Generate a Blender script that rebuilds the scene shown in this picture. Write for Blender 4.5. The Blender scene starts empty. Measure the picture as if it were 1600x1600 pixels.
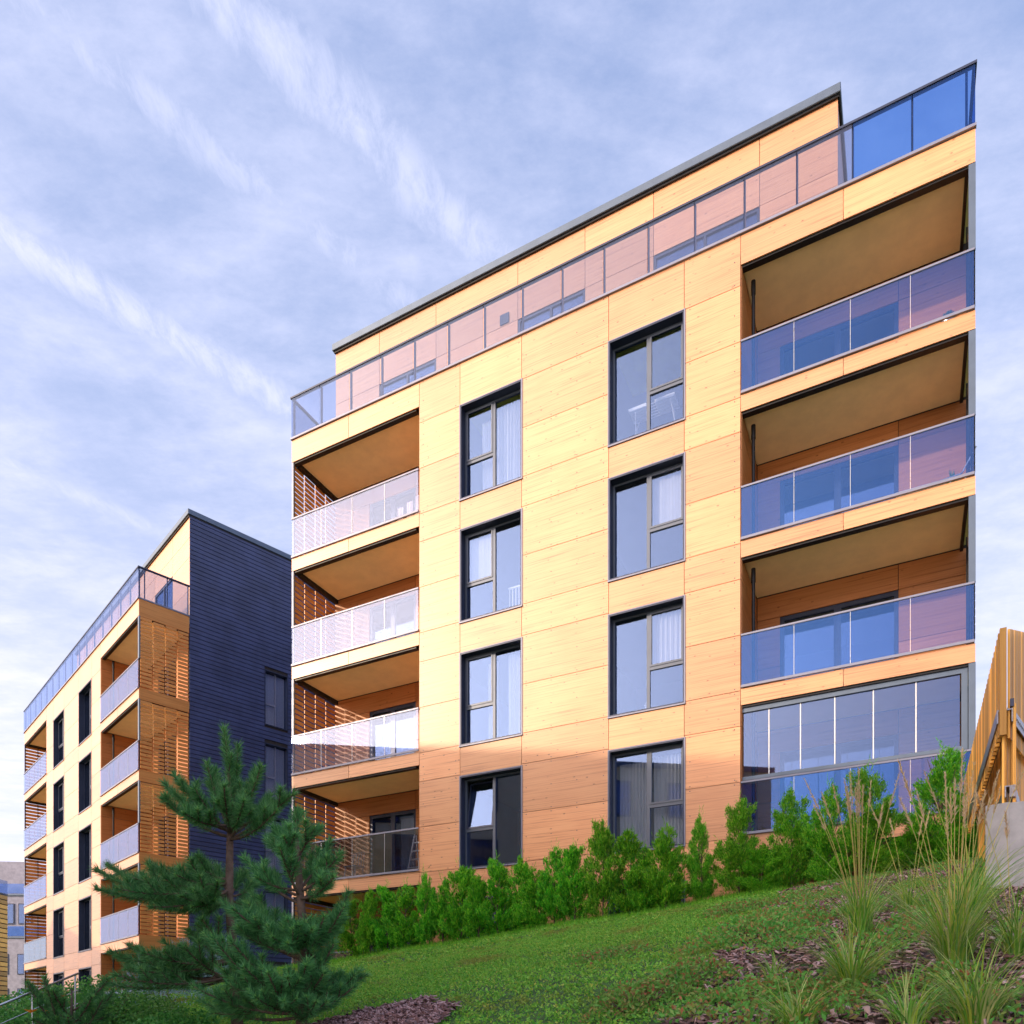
import bpy, math, random
import numpy as np
from mathutils import Vector, Matrix

random.seed(7)
rng = np.random.default_rng(7)
scene = bpy.context.scene
C = scene.collection
R = math.radians

# ------------------------------------------------------------------ camera, sky, sun, exposure
cam_d = bpy.data.cameras.new('camera')
cam = bpy.data.objects.new('camera', cam_d)
C.objects.link(cam)
scene.camera = cam
cam.location = (0, 0, 0)
cam.rotation_euler = (R(90), 0, 0)
cam_d.sensor_width = 36
cam_d.lens = 36 * 1203 / 1600
cam_d.shift_y = 803 / 1600
cam_d.clip_start = 0.05
cam_d.clip_end = 3000

scene.render.engine = 'CYCLES'
scene.cycles.use_denoising = True
scene.cycles.max_bounces = 8
scene.cycles.transparent_max_bounces = 24
scene.cycles.diffuse_bounces = 4
scene.cycles.glossy_bounces = 4
scene.cycles.transmission_bounces = 6
scene.cycles.caustics_reflective = False
scene.cycles.caustics_refractive = False
scene.view_settings.view_transform = 'Standard'
scene.view_settings.look = 'None'
scene.view_settings.gamma = 1
scene.view_settings.use_curve_mapping = False
scene.view_settings.exposure = 1.0

SUN_DIR = Vector((-.94, -.342, .348)).normalized()      # towards the sun
SUN_EL = math.asin(SUN_DIR.z)
SUN_AZ = math.atan2(SUN_DIR.x, SUN_DIR.y)
sun_d = bpy.data.lights.new('sun', 'SUN')
sun = bpy.data.objects.new('sun', sun_d)
C.objects.link(sun)
sun.rotation_euler = SUN_DIR.to_track_quat('Z', 'Y').to_euler()
sun_d.energy = 2.0
sun_d.angle = R(1.0)
sun_d.color = (1.0, .77, .53)

world = bpy.data.worlds.new('World')
scene.world = world
world.use_nodes = True


class NT:
    """tiny node helper"""
    def __init__(s, tree):
        s.t = tree
        s.n = tree.nodes
        s.l = tree.links

    def node(s, typ, **kw):
        nd = s.n.new(typ)
        ins = kw.pop('ins', {})
        for k, v in kw.items():
            setattr(nd, k, v)
        for k, v in ins.items():
            s.put(nd.inputs[k], v)
        return nd

    def put(s, sock, v):
        if isinstance(v, bpy.types.NodeSocket):
            s.l.new(v, sock)
        elif isinstance(v, (int, float)):
            if sock.type in ('RGBA',):
                sock.default_value = (v, v, v, 1)
            elif sock.type == 'VECTOR':
                sock.default_value = (v, v, v)
            else:
                sock.default_value = v
        else:
            v = tuple(v)
            if sock.type == 'RGBA' and len(v) == 3:
                v = v + (1,)
            sock.default_value = v

    def math(s, op, a, b=0.0, c=0.0, clamp=False):
        nd = s.n.new('ShaderNodeMath')
        nd.operation = op
        nd.use_clamp = clamp
        for i, v in enumerate((a, b, c)):
            s.put(nd.inputs[i], v)
        return nd.outputs[0]

    def ramp(s, v, a, b, lo=0.0, hi=1.0):
        nd = s.n.new('ShaderNodeMapRange')
        nd.interpolation_type = 'SMOOTHSTEP'
        s.put(nd.inputs[0], v)
        s.put(nd.inputs[1], a)
        s.put(nd.inputs[2], b)
        s.put(nd.inputs[3], lo)
        s.put(nd.inputs[4], hi)
        return nd.outputs[0]

    def mix(s, f, a, b, blend='MIX'):
        nd = s.n.new('ShaderNodeMix')
        nd.data_type = 'RGBA'
        nd.blend_type = blend
        s.put(nd.inputs[0], f)
        s.put(nd.inputs[6], a)
        s.put(nd.inputs[7], b)
        return nd.outputs[2]

    def noise(s, vec, scale, detail=4, rough=.55, out=0, dist=0.0):
        nd = s.n.new('ShaderNodeTexNoise')
        s.put(nd.inputs['Vector'], vec)
        nd.inputs['Scale'].default_value = scale
        nd.inputs['Detail'].default_value = detail
        nd.inputs['Roughness'].default_value = rough
        nd.inputs['Distortion'].default_value = dist
        return nd.outputs[out]

    def mapping(s, vec, scale=(1, 1, 1), loc=(0, 0, 0), rot=(0, 0, 0)):
        nd = s.n.new('ShaderNodeMapping')
        s.put(nd.inputs['Vector'], vec)
        nd.inputs['Scale'].default_value = scale
        nd.inputs['Location'].default_value = loc
        nd.inputs['Rotation'].default_value = rot
        return nd.outputs[0]


# sky: Nishita daylight under thin high cloud and three old contrails
w = NT(world.node_tree)
w.n.clear()
wo = w.node('ShaderNodeOutputWorld')
bg = w.node('ShaderNodeBackground')
w.l.new(bg.outputs[0], wo.inputs[0])
sky = w.node('ShaderNodeTexSky')
sky.sky_type = 'NISHITA'
sky.sun_disc = False
sky.sun_elevation = SUN_EL
sky.sun_rotation = SUN_AZ
sky.altitude = 200
sky.air_density = 1.0
sky.dust_density = 1.0
sky.ozone_density = 1.5
bg.inputs[1].default_value = 0.10
tc = w.node('ShaderNodeTexCoord')
sep = w.node('ShaderNodeSeparateXYZ')
w.l.new(tc.outputs['Generated'], sep.inputs[0])
X, Y, Z = sep.outputs
zc = w.math('MAXIMUM', Z, 0.04)
px_ = w.math('DIVIDE', X, zc)
py_ = w.math('DIVIDE', Y, zc)
pv = w.node('ShaderNodeCombineXYZ')
w.l.new(px_, pv.inputs[0])
w.l.new(py_, pv.inputs[1])
P = pv.outputs[0]
# soft cloud veil
n1 = w.noise(w.mapping(P, (1.0, 1.0, 1), (3.1, 1.7, 0), (0, 0, R(-44))), 1.8, 8, .6, dist=.3)
n2 = w.noise(w.mapping(P, (1.2, 3.2, 1), (0.4, 5.2, 0), (0, 0, R(-20))), 2.2, 9, .62, dist=.4)
n3 = w.noise(w.mapping(P, (1, 1.5, 1), (1, 1, 0), (0, 0, R(15))), 13.0, 9, .7)
veil = w.math('ADD', w.math('MULTIPLY', n1, .55), w.math('ADD', w.math('MULTIPLY', n2, .30), w.math('MULTIPLY', n3, .24)))
veil = w.ramp(veil, .36, .82)
low = w.ramp(Z, .78, .15)
veil = w.math('MULTIPLY', veil, w.math('ADD', .62, w.math('MULTIPLY', low, .38)))
# contrails
along = w.math('ADD', w.math('MULTIPLY', px_, .72), w.math('MULTIPLY', py_, .70))
across0 = w.math('SUBTRACT', w.math('MULTIPLY', px_, .70), w.math('MULTIPLY', py_, .72))
wob = w.math('MULTIPLY', w.math('SUBTRACT', w.noise(P, 4.0, 3, .5), .5), .05)
across = w.math('ADD', across0, wob)
puff = w.noise(w.mapping(P, (1.7, .8, 1), (7, 2, 0), (0, 0, R(44))), 17.0, 8, .72, dist=.3)
tot = None
for cw, wd, a0, a1, amp in ((-.737, .078, -.2, .92, .56), (-.868, .060, .0, .90, .46), (-1.150, .074, .0, .84, .60), (-1.62, .05, -.6, .9, .4)):
    d = w.math('ABSOLUTE', w.math('SUBTRACT', across, cw))
    band = w.ramp(d, wd, 0.0)
    band = w.math('MULTIPLY', band, w.ramp(along, a0, a0 + .25))
    band = w.math('MULTIPLY', band, w.ramp(along, a1, a1 - .24))
    band = w.math('MULTIPLY', band, amp)
    tot = band if tot is None else w.math('MAXIMUM', tot, band)
trail = w.math('MULTIPLY', tot, w.ramp(puff, .30, .68, .42, 1.0))
cl = w.math('MAXIMUM', veil, trail)
haze_f = w.ramp(Z, .85, .02, 0.0, .66)
cl = w.math('MINIMUM', w.math('ADD', w.math('MULTIPLY', cl, w.math('SUBTRACT', 1.0, haze_f)), haze_f), 1.0)
cl = w.math('MULTIPLY', cl, w.ramp(Z, -.02, .0, 0, 1))
skyc = w.mix(0.55, sky.outputs[0], (2.3, 3.05, 5.4))
cloudc = w.mix(haze_f, (5.4, 5.5, 6.9), (6.2, 5.9, 6.8))
# forward-scatter glow added around the sun, out of view, to fill the shade
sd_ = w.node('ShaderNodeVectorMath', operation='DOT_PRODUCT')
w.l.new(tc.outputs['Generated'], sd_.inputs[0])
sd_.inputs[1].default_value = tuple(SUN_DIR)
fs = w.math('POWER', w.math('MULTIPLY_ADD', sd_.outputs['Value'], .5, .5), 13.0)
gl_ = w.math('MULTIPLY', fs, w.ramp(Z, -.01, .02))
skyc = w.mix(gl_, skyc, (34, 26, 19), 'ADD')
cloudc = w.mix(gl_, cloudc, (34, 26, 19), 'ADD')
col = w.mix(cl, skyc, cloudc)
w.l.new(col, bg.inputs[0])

# ------------------------------------------------------------------ materials
MATS = {}


def new_mat(name):
    m = bpy.data.materials.new(name)
    m.use_nodes = True
    t = NT(m.node_tree)
    bsdf = m.node_tree.nodes['Principled BSDF']
    MATS[name] = m
    return m, t, bsdf


def plain(name, col, rough=.5, metal=0.0, bump=0.0, bscale=40.0, var=.12, vscale=2.5, spec=.5):
    m, t, b = new_mat(name)
    tc = t.node('ShaderNodeTexCoord')
    n = t.noise(tc.outputs['Object'], vscale, 5, .6)
    c = t.mix(t.ramp(n, .3, .7), tuple(x * (1 - var) for x in col), tuple(min(1, x * (1 + var)) for x in col))
    t.put(b.inputs['Base Color'], c)
    t.put(b.inputs['Roughness'], t.ramp(t.noise(tc.outputs['Object'], vscale * 3, 4), .3, .7, rough * .88, min(1, rough * 1.12)))
    b.inputs['Metallic'].default_value = metal
    b.inputs['Specular IOR Level'].default_value = spec
    if bump:
        bp = t.node('ShaderNodeBump')
        bp.inputs['Strength'].default_value = bump
        bp.inputs['Distance'].default_value = .01
        t.l.new(t.noise(tc.outputs['Object'], bscale, 4), bp.inputs['Height'])
        t.l.new(bp.outputs[0], b.inputs['Normal'])
    return m


def wood(name, base, dark, light, knots=True, rough=.45, gx=.55, gz=26.0, vertical=False, ratio=.5, vv=(.84, 1.10), coat=0.0):
    m, t, b = new_mat(name)
    tc = t.node('ShaderNodeTexCoord')
    oi = t.node('ShaderNodeObjectInfo')
    off = t.node('ShaderNodeCombineXYZ')
    t.l.new(t.math('MULTIPLY', oi.outputs['Random'], 37.0), off.inputs[0])
    t.l.new(t.math('MULTIPLY', oi.outputs['Random'], 91.0), off.inputs[2])
    vm = t.node('ShaderNodeVectorMath')
    vm.operation = 'ADD'
    t.l.new(tc.outputs['Object'], vm.inputs[0])
    t.l.new(off.outputs[0], vm.inputs[1])
    v = vm.outputs[0]
    sc = (gx, gx, gz) if not vertical else (gz, gz, gx)
    grain = t.noise(t.mapping(v, sc), 1.0, 6, .62, dist=.35)
    sc2 = (gx * 3, gx * 3, gz * 3.2) if not vertical else (gz * 3.2, gz * 3.2, gx * 3)
    fine = t.noise(t.mapping(v, sc2), 1.0, 4, .6)
    broad = t.noise(v, .9, 3, .5)
    f = t.math('ADD', t.math('MULTIPLY', grain, .6), t.math('ADD', t.math('MULTIPLY', fine, .25), t.math('MULTIPLY', broad, .25)))
    c = t.mix(t.ramp(f, .40, .68), light, base)
    c = t.mix(t.math('MULTIPLY', t.ramp(grain, .50, .74), .75), c, dark)
    if knots:
        vo = t.node('ShaderNodeTexVoronoi')
        t.put(vo.inputs['Vector'], t.mapping(v, (3.2, 3.2, 6.0) if not vertical else (6, 6, 3.2)))
        vo.inputs['Scale'].default_value = 1.25
        sepc = t.node('ShaderNodeSeparateColor')
        t.l.new(vo.outputs['Color'], sepc.inputs[0])
        sel = t.ramp(sepc.outputs[0], ratio, ratio + .06)
        k = t.math('MULTIPLY', t.ramp(vo.outputs['Distance'], .17, .03), sel)
        k = t.math('MULTIPLY', k, t.ramp(t.noise(v, 30, 3), .35, .6, .35, 1))
        c = t.mix(t.math('MULTIPLY', k, .95), c, tuple(x * .55 for x in dark))
    hv = t.node('ShaderNodeHueSaturation')
    t.put(hv.inputs['Value'], t.ramp(oi.outputs['Random'], 0, 1, *vv))
    t.put(hv.inputs['Color'], c)
    t.put(b.inputs['Base Color'], hv.outputs[0])
    b.inputs['Roughness'].default_value = rough
    b.inputs['Specular IOR Level'].default_value = .4
    b.inputs['Coat Weight'].default_value = coat
    b.inputs['Coat Roughness'].default_value = .40
    bp = t.node('ShaderNodeBump')
    bp.inputs['Strength'].default_value = .25
    bp.inputs['Distance'].default_value = .003
    t.l.new(grain, bp.inputs['Height'])
    t.l.new(bp.outputs[0], b.inputs['Normal'])
    return m


def glass(name, tint, refl, f0, refl_col=(1, 1, 1), dust=0.0, dustc=(.7, .7, .75)):
    """thin pane: tinted see-through plus mirror reflection by Fresnel, optional dust film"""
    m, t, b = new_mat(name)
    t.n.remove(b)
    out = [n for n in t.n if n.type == 'OUTPUT_MATERIAL'][0]
    tr = t.node('ShaderNodeBsdfTransparent')
    tr.inputs[0].default_value = tuple(tint) + (1,)
    gl = t.node('ShaderNodeBsdfGlossy')
    gl.inputs['Color'].default_value = tuple(refl_col) + (1,)
    gl.inputs['Roughness'].default_value = .015
    tc = t.node('ShaderNodeTexCoord')
    bp = t.node('ShaderNodeBump')
    bp.inputs['Strength'].default_value = .05
    bp.inputs['Distance'].default_value = .01
    t.l.new(t.noise(tc.outputs['Object'], .8, 1), bp.inputs['Height'])
    t.l.new(bp.outputs[0], gl.inputs['Normal'])
    ge = t.node('ShaderNodeNewGeometry')
    dt = t.node('ShaderNodeVectorMath', operation='DOT_PRODUCT')
    t.l.new(ge.outputs['Normal'], dt.inputs[0])
    t.l.new(ge.outputs['Incoming'], dt.inputs[1])
    cosv = t.math('ABSOLUTE', dt.outputs['Value'])
    sch = t.math('POWER', t.math('SUBTRACT', 1.0, cosv, clamp=True), 5.0)
    fac = t.math('MULTIPLY_ADD', sch, 1 - refl, refl, clamp=True)
    mx = t.node('ShaderNodeMixShader')
    t.l.new(fac, mx.inputs[0])
    t.l.new(tr.outputs[0], mx.inputs[1])
    t.l.new(gl.outputs[0], mx.inputs[2])
    res = mx.outputs[0]
    if dust:
        df = t.node('ShaderNodeBsdfDiffuse')
        df.inputs[0].default_value = tuple(dustc) + (1,)
        m2 = t.node('ShaderNodeMixShader')
        nn = t.noise(t.mapping(tc.outputs['Object'], (6, 6, .8)), 1.0, 5, .6)
        t.l.new(t.ramp(nn, .2, .8, dust * .7, dust * 1.3), m2.inputs[0])
        t.l.new(res, m2.inputs[1])
        t.l.new(df.outputs[0], m2.inputs[2])
        res = m2.outputs[0]
    t.l.new(res, out.inputs[0])
    return m


def leafy(name, cols, rough=.55, trans=.25, pos_scale=0.0, pos_cols=None, spec=.35):
    """foliage: colour picked per leaf island, a little light through the leaf"""
    m, t, b = new_mat(name)
    g = t.node('ShaderNodeNewGeometry')
    oi = t.node('ShaderNodeObjectInfo')
    cr = t.node('ShaderNodeValToRGB')
    el = cr.color_ramp.elements
    while len(el) < len(cols):
        el.new(0.5)
    for i, c in enumerate(cols):
        el[i].position = i / max(1, len(cols) - 1)
        el[i].color = tuple(c) + (1,)
    t.l.new(g.outputs['Random Per Island'], cr.inputs[0])
    c = cr.outputs[0]
    if pos_cols:
        n = t.noise(g.outputs['Position'], pos_scale, 4, .6)
        c = t.mix(t.ramp(n, .52, .68, 0, .8), c, pos_cols)
    hv = t.node('ShaderNodeHueSaturation')
    t.put(hv.inputs['Value'], t.ramp(oi.outputs['Random'], 0, 1, .88, 1.12))
    t.put(hv.inputs['Hue'], t.ramp(oi.outputs['Random'], 0, 1, .49, .51))
    t.put(hv.inputs['Color'], c)
    c = hv.outputs[0]
    t.put(b.inputs['Base Color'], c)
    b.inputs['Roughness'].default_value = rough
    b.inputs['Specular IOR Level'].default_value = spec
    out = [n for n in t.n if n.type == 'OUTPUT_MATERIAL'][0]
    tl = t.node('ShaderNodeBsdfTranslucent')
    t.put(tl.inputs[0], c)
    mx = t.node('ShaderNodeMixShader')
    mx.inputs[0].default_value = trans
    t.l.new(b.outputs[0], mx.inputs[1])
    t.l.new(tl.outputs[0], mx.inputs[2])
    t.l.new(mx.outputs[0], out.inputs[0])
    return m


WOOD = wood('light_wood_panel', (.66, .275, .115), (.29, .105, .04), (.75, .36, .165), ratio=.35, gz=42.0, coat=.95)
WOOD_IN = wood('loggia_wood_panel', (.44, .165, .05), (.25, .08, .02), (.52, .21, .07))  # cladding wood darkened: the shade inside the loggias is put into its colour
CEDAR = wood('cedar_slat', (.62, .25, .06), (.40, .14, .03), (.72, .33, .09), gz=40)
FENCE_WOOD = wood('fence_larch', (.78, .37, .06), (.52, .21, .035), (.88, .48, .10), vertical=True, gz=40, knots=False, vv=(.55, 1.25))  # wide random tone per slat stands in for sunlit and shaded slat sides
DARKBOARD = plain('dark_fibre_cement', (.042, .058, .150), .42, bump=.2, bscale=8, var=.2, vscale=1.1)
FRAME = plain('anthracite_aluminium', (.035, .045, .085), .35, .3, var=.08)
TRIM = plain('silver_grey_aluminium', (.21, .22, .30), .45, .3, var=.06)
SILVER = plain('glazing_silver_profile', (.55, .57, .62), .3, .6, var=.05)
BLACK = plain('black_steel', (.012, .012, .015), .45, .3)
COPING = plain('zinc_coping', (.11, .145, .20), .4, .5, var=.08)
PLASTER = plain('bounce_tinted_plaster', (.95, .77, .47), .85, bump=.1, bscale=30, var=.05)  # white plaster with warm bounced light put into its base colour
INTERIOR = plain('interior_plaster', (.30, .29, .27), .9, var=.05)
CORE = plain('dark_wall_core', (.035, .03, .03), .9)
CONC = plain('cast_concrete', (.40, .39, .40), .8, bump=.5, bscale=18, var=.22, vscale=2.2)
GALV = plain('galvanised_steel', (.22, .22, .26), .35, .8, var=.2, vscale=20)
STEEL = plain('stainless_rail', (.55, .56, .60), .25, .9, var=.05)
SASHM = plain('slate_window_sash', (.105, .125, .17), .4, .3, var=.05)
WHITE = plain('white_paint', (.78, .78, .80), .4, var=.03)
BRICKG = plain('grey_brick_render', (.30, .29, .36), .8, bump=.4, bscale=6, var=.15)
POT = plain('silver_pot', (.5, .52, .55), .3, .7)
LIME = plain('lime_interior_paint', (.45, .50, .06), .8)
G_RAIL = glass('tinted_balcony_glass', (.74, .79, .90), .16, 0, (.10, .26, .68), dust=.012, dustc=(.40, .50, .80))
G_HAZE = glass('dusty_balcony_glass', (.84, .86, .95), .10, 0, (.6, .72, 1.0), dust=.07, dustc=(.42, .46, .60))
G_TERR = glass('terrace_glass', (.66, .71, .82), .05, 0, (.5, .66, 1.0), dust=.035, dustc=(.48, .46, .58))
G_CORNER = glass('deep_blue_corner_glass', (.50, .66, .88), .12, 0, (.10, .26, .68), dust=.012, dustc=(.40, .50, .80))
G_WIN = glass('window_glass', (.85, .88, .92), .17, 0, (.30, .43, .78))
G_WIN2 = glass('far_window_glass', (.5, .55, .62), .12, 0, (.8, .9, 1.0))


def curtain_mat(name, col, trans):
    m, t, b = new_mat(name)
    tc = t.node('ShaderNodeTexCoord')
    n = t.noise(t.mapping(tc.outputs['Object'], (30, 30, .4)), 1.0, 3)
    c = t.mix(t.ramp(n, .3, .7), tuple(x * .85 for x in col), col)
    t.put(b.inputs['Base Color'], c)
    b.inputs['Roughness'].default_value = .9
    out = [n for n in t.n if n.type == 'OUTPUT_MATERIAL'][0]
    tl = t.node('ShaderNodeBsdfTranslucent')
    t.put(tl.inputs[0], c)
    mx = t.node('ShaderNodeMixShader')
    mx.inputs[0].default_value = trans
    t.l.new(b.outputs[0], mx.inputs[1])
    t.l.new(tl.outputs[0], mx.inputs[2])
    t.l.new(mx.outputs[0], out.inputs[0])
    return m


CURTAIN = curtain_mat('sheer_curtain', (.93, .92, .94), .3)
BLIND = curtain_mat('pleated_blind', (.85, .82, .86), .3)

NEEDLE = leafy('pine_needles', [(.03, .13, .045), (.09, .30, .10), (.22, .52, .19), (.05, .19, .065), (.14, .38, .11)], .45, .35)
BUD = leafy('pine_new_growth', [(.20, .50, .14), (.34, .70, .22)], .5, .35)
BARK = plain('pine_bark', (.13, .085, .065), .9, bump=.8, bscale=40, var=.3, vscale=12)
THUJA = leafy('thuja_sprays', [(.035, .20, .012), (.08, .42, .02), (.20, .66, .03), (.05, .30, .02), (.40, .72, .05), (.13, .56, .03)], .5, .42)
SEDUM = leafy('sedum_leaves', [(.06, .30, .03), (.18, .56, .06), (.34, .70, .09), (.09, .44, .05), (.52, .62, .10)], .6, .35,
              pos_scale=.9, pos_cols=(.30, .32, .07))
REDLEAF = leafy('reddish_groundcover_leaves', [(.09, .34, .05), (.17, .46, .08), (.12, .40, .06), (.48, .14, .08), (.24, .50, .10), (.10, .34, .05), (.36, .32, .10), (.15, .44, .08)], .6, .35)
GRASSB = leafy('ornamental_grass_blades', [(.07, .26, .03), (.18, .46, .05), (.46, .58, .08), (.12, .36, .08), (.66, .68, .26), (.09, .30, .04)], .5, .35)
STALK = leafy('golden_grass_stalks', [(.66, .52, .16), (.50, .46, .12)], .6, .2)
PLUME = leafy('grass_seed_plumes', [(.70, .52, .30), (.80, .62, .40), (.58, .42, .26)], .8, .35)
SHRUB = leafy('garden_shrub_leaves', [(.05, .20, .04), (.12, .36, .07), (.22, .50, .10)], .5, .3)
LAV = leafy('silver_blue_foliage', [(.16, .34, .30), (.28, .44, .50), (.36, .40, .62), (.18, .40, .24)], .7, .25)
PETAL = leafy('orange_petals', [(.75, .16, .02), (.85, .32, .03)], .5, .3)
CHIP = leafy('bark_chips', [(.10, .055, .05), (.30, .17, .16), (.52, .36, .36), (.06, .035, .035), (.22, .11, .09)], .85, 0.0)


def ground_mat():
    m, t, b = new_mat('garden_soil_and_turf')
    g = t.node('ShaderNodeNewGeometry')
    n = t.noise(g.outputs['Position'], 2.0, 6, .65)
    n2 = t.noise(g.outputs['Position'], 22.0, 5, .7)
    c = t.mix(t.ramp(n, .35, .65), (.035, .11, .02), (.06, .16, .03))
    c = t.mix(t.ramp(n2, .45, .7, 0, .7), c, (.045, .035, .018))
    t.put(b.inputs['Base Color'], c)
    b.inputs['Roughness'].default_value = .95
    bp = t.node('ShaderNodeBump')
    bp.inputs['Strength'].default_value = .8
    bp.inputs['Distance'].default_value = .04
    t.l.new(n2, bp.inputs['Height'])
    t.l.new(bp.outputs[0], b.inputs['Normal'])
    return m


GROUND = ground_mat()
MULCH = plain('mulch_soil', (.055, .034, .030), .95, bump=1.0, bscale=30, var=.4, vscale=9)

# ------------------------------------------------------------------ mesh helpers


class MB:
    def __init__(s):
        s.v = []
        s.f = []

    def box(s, x0, x1, y0, y1, z0, z1):
        if x0 > x1: x0, x1 = x1, x0
        if y0 > y1: y0, y1 = y1, y0
        if z0 > z1: z0, z1 = z1, z0
        b = len(s.v)
        s.v += [(x0, y0, z0), (x1, y0, z0), (x1, y1, z0), (x0, y1, z0), (x0, y0, z1), (x1, y0, z1), (x1, y1, z1), (x0, y1, z1)]
        s.f += [(b, b+3, b+2, b+1), (b+4, b+5, b+6, b+7), (b, b+1, b+5, b+4), (b+1, b+2, b+6, b+5), (b+2, b+3, b+7, b+6), (b+3, b, b+4, b+7)]
        return s

    def T(s, t0, t1, s0, s1, z0, z1):      # facade frame: t runs along the facade, s inwards
        return s.box(-t0, -t1, s0, s1, z0, z1)

    def tube(s, p, q, r0, r1=None, n=8, cap=True):
        r1 = r0 if r1 is None else r1
        p = Vector(p); q = Vector(q)
        d = (q - p).normalized()
        a = d.orthogonal().normalized()
        c = d.cross(a)
        b = len(s.v)
        for pt, r in ((p, r0), (q, r1)):
            for i in range(n):
                an = 2 * math.pi * i / n
                s.v.append(tuple(pt + a * math.cos(an) * r + c * math.sin(an) * r))
        for i in range(n):
            j = (i + 1) % n
            s.f.append((b + i, b + j, b + n + j, b + n + i))
        if cap:
            s.f.append(tuple(b + i for i in reversed(range(n))))
            s.f.append(tuple(b + n + i for i in range(n)))
        return s

    def path(s, pts, r0, r1, n=6):
        k = len(pts) - 1
        b = len(s.v)
        for j, p in enumerate(pts):
            p = Vector(p)
            d = (Vector(pts[min(j + 1, k)]) - Vector(pts[max(j - 1, 0)])).normalized()
            a = Vector((0, 1, 0)).cross(d)
            if a.length < .1: a = Vector((1, 0, 0)).cross(d)
            a.normalize()
            c = d.cross(a)
            r = r0 + (r1 - r0) * j / k
            for i in range(n):
                an = 2 * math.pi * i / n
                s.v.append(tuple(p + a * math.cos(an) * r + c * math.sin(an) * r))
        for j in range(k):
            for i in range(n):
                i2 = (i + 1) % n
                s.f.append((b + j*n + i, b + j*n + i2, b + (j+1)*n + i2, b + (j+1)*n + i))
        s.f.append(tuple(b + i for i in reversed(range(n))))
        s.f.append(tuple(b + k*n + i for i in range(n)))
        return s

    def lathe(s, prof, cx=0, cy=0, n=16):
        b = len(s.v)
        for r, z in prof:
            for i in range(n):
                an = 2 * math.pi * i / n
                s.v.append((cx + r * math.cos(an), cy + r * math.sin(an), z))
        for j in range(len(prof) - 1):
            for i in range(n):
                i2 = (i + 1) % n
                s.f.append((b + j*n + i, b + j*n + i2, b + (j+1)*n + i2, b + (j+1)*n + i))
        return s

    def poly_prism(s, pts, z0, z1):
        b = len(s.v); n = len(pts)
        s.v += [(x, y, z0) for x, y in pts] + [(x, y, z1) for x, y in pts]
        s.f.append(tuple(b + i for i in reversed(range(n))))
        s.f.append(tuple(b + n + i for i in range(n)))
        for i in range(n):
            j = (i + 1) % n
            s.f.append((b + i, b + j, b + n + j, b + n + i))
        return s

    def build(s, name, mat, parent=None, smooth=False, bevel=0.0):
        me = bpy.data.meshes.new(name)
        me.from_pydata(s.v, [], s.f)
        me.materials.append(mat)
        if smooth:
            me.polygons.foreach_set('use_smooth', [True] * len(me.polygons))
        me.update()
        o = bpy.data.objects.new(name, me)
        C.objects.link(o)
        if parent is not None:
            o.parent = parent
        if bevel:
            md = o.modifiers.new('bevel', 'BEVEL')
            md.width = bevel
            md.segments = 1
        return o


def np_mesh(name, V, F, mats, parent=None, mat_idx=None):
    """V (n,3) float, F (m,k) int, one k for all"""
    me = bpy.data.meshes.new(name)
    V = np.ascontiguousarray(V, dtype=np.float32)
    F = np.ascontiguousarray(F, dtype=np.int32)
    m, k = F.shape
    me.vertices.add(len(V))
    me.vertices.foreach_set('co', V.ravel())
    me.loops.add(m * k)
    me.loops.foreach_set('vertex_index', F.ravel())
    me.polygons.add(m)
    me.polygons.foreach_set('loop_start', np.arange(0, m * k, k, dtype=np.int32))
    if not isinstance(mats, (list, tuple)): mats = [mats]
    for mt in mats: me.materials.append(mt)
    if mat_idx is not None:
        me.polygons.foreach_set('material_index', np.ascontiguousarray(mat_idx, dtype=np.int32))
    me.update(calc_edges=True)
    me.validate()
    o = bpy.data.objects.new(name, me)
    C.objects.link(o)
    if parent is not None: o.parent = parent
    return o


def tag(o, label=None, cat=None, group=None, kind=None):
    if label: o['label'] = label
    if cat: o['category'] = cat
    if group: o['group'] = group
    if kind: o['kind'] = kind
    return o


def empty(name, loc=(0, 0, 0), rz=0.0):
    o = bpy.data.objects.new(name, None)
    C.objects.link(o)
    o.location = loc
    o.rotation_euler = (0, 0, rz)
    o.empty_display_size = .3
    return o


def part_copy(o, parent, loc):
    c = o.copy()
    C.objects.link(c)
    c.parent = parent
    c.location = loc
    return c


# ------------------------------------------------------------------ the site frame
MC = Vector((8.33, 13.83, 0))           # near right corner of the main block
MU = Vector((-.8894, .4571, 0))         # along its facade, to the left
MN = Vector((.4571, .8894, 0))          # into the block
M_ROT = math.atan2(-MU.y, -MU.x)
LC = Vector((-13.56, 27.98, 0))         # near corner of the left block
LU = Vector((-.6909, .7230, 0))
LN = Vector((.7230, .6909, 0))
L_ROT = math.atan2(-LU.y, -LU.x)


def tq(x, y):
    dx, dy = x - MC.x, y - MC.y
    return dx * MU.x + dy * MU.y, -(dx * MN.x + dy * MN.y)


def G(x, y):
    """garden height: level along the facades, falling towards the viewer"""
    t, q = tq(x, y)
    base = 2.83 - .087 * np.clip(t, -12, 45)
    base = base + .0 * t
    sl = .25
    d = np.clip(q - 1.0, 0, None)
    z = base - sl * d - .004 * np.clip(d - 6, 0, None) ** 2
    z = z + .035 * np.sin(x * 1.3 + y * .7) * np.cos(y * 1.1 - x * .4)
    return np.maximum(z, -1.75)


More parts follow.
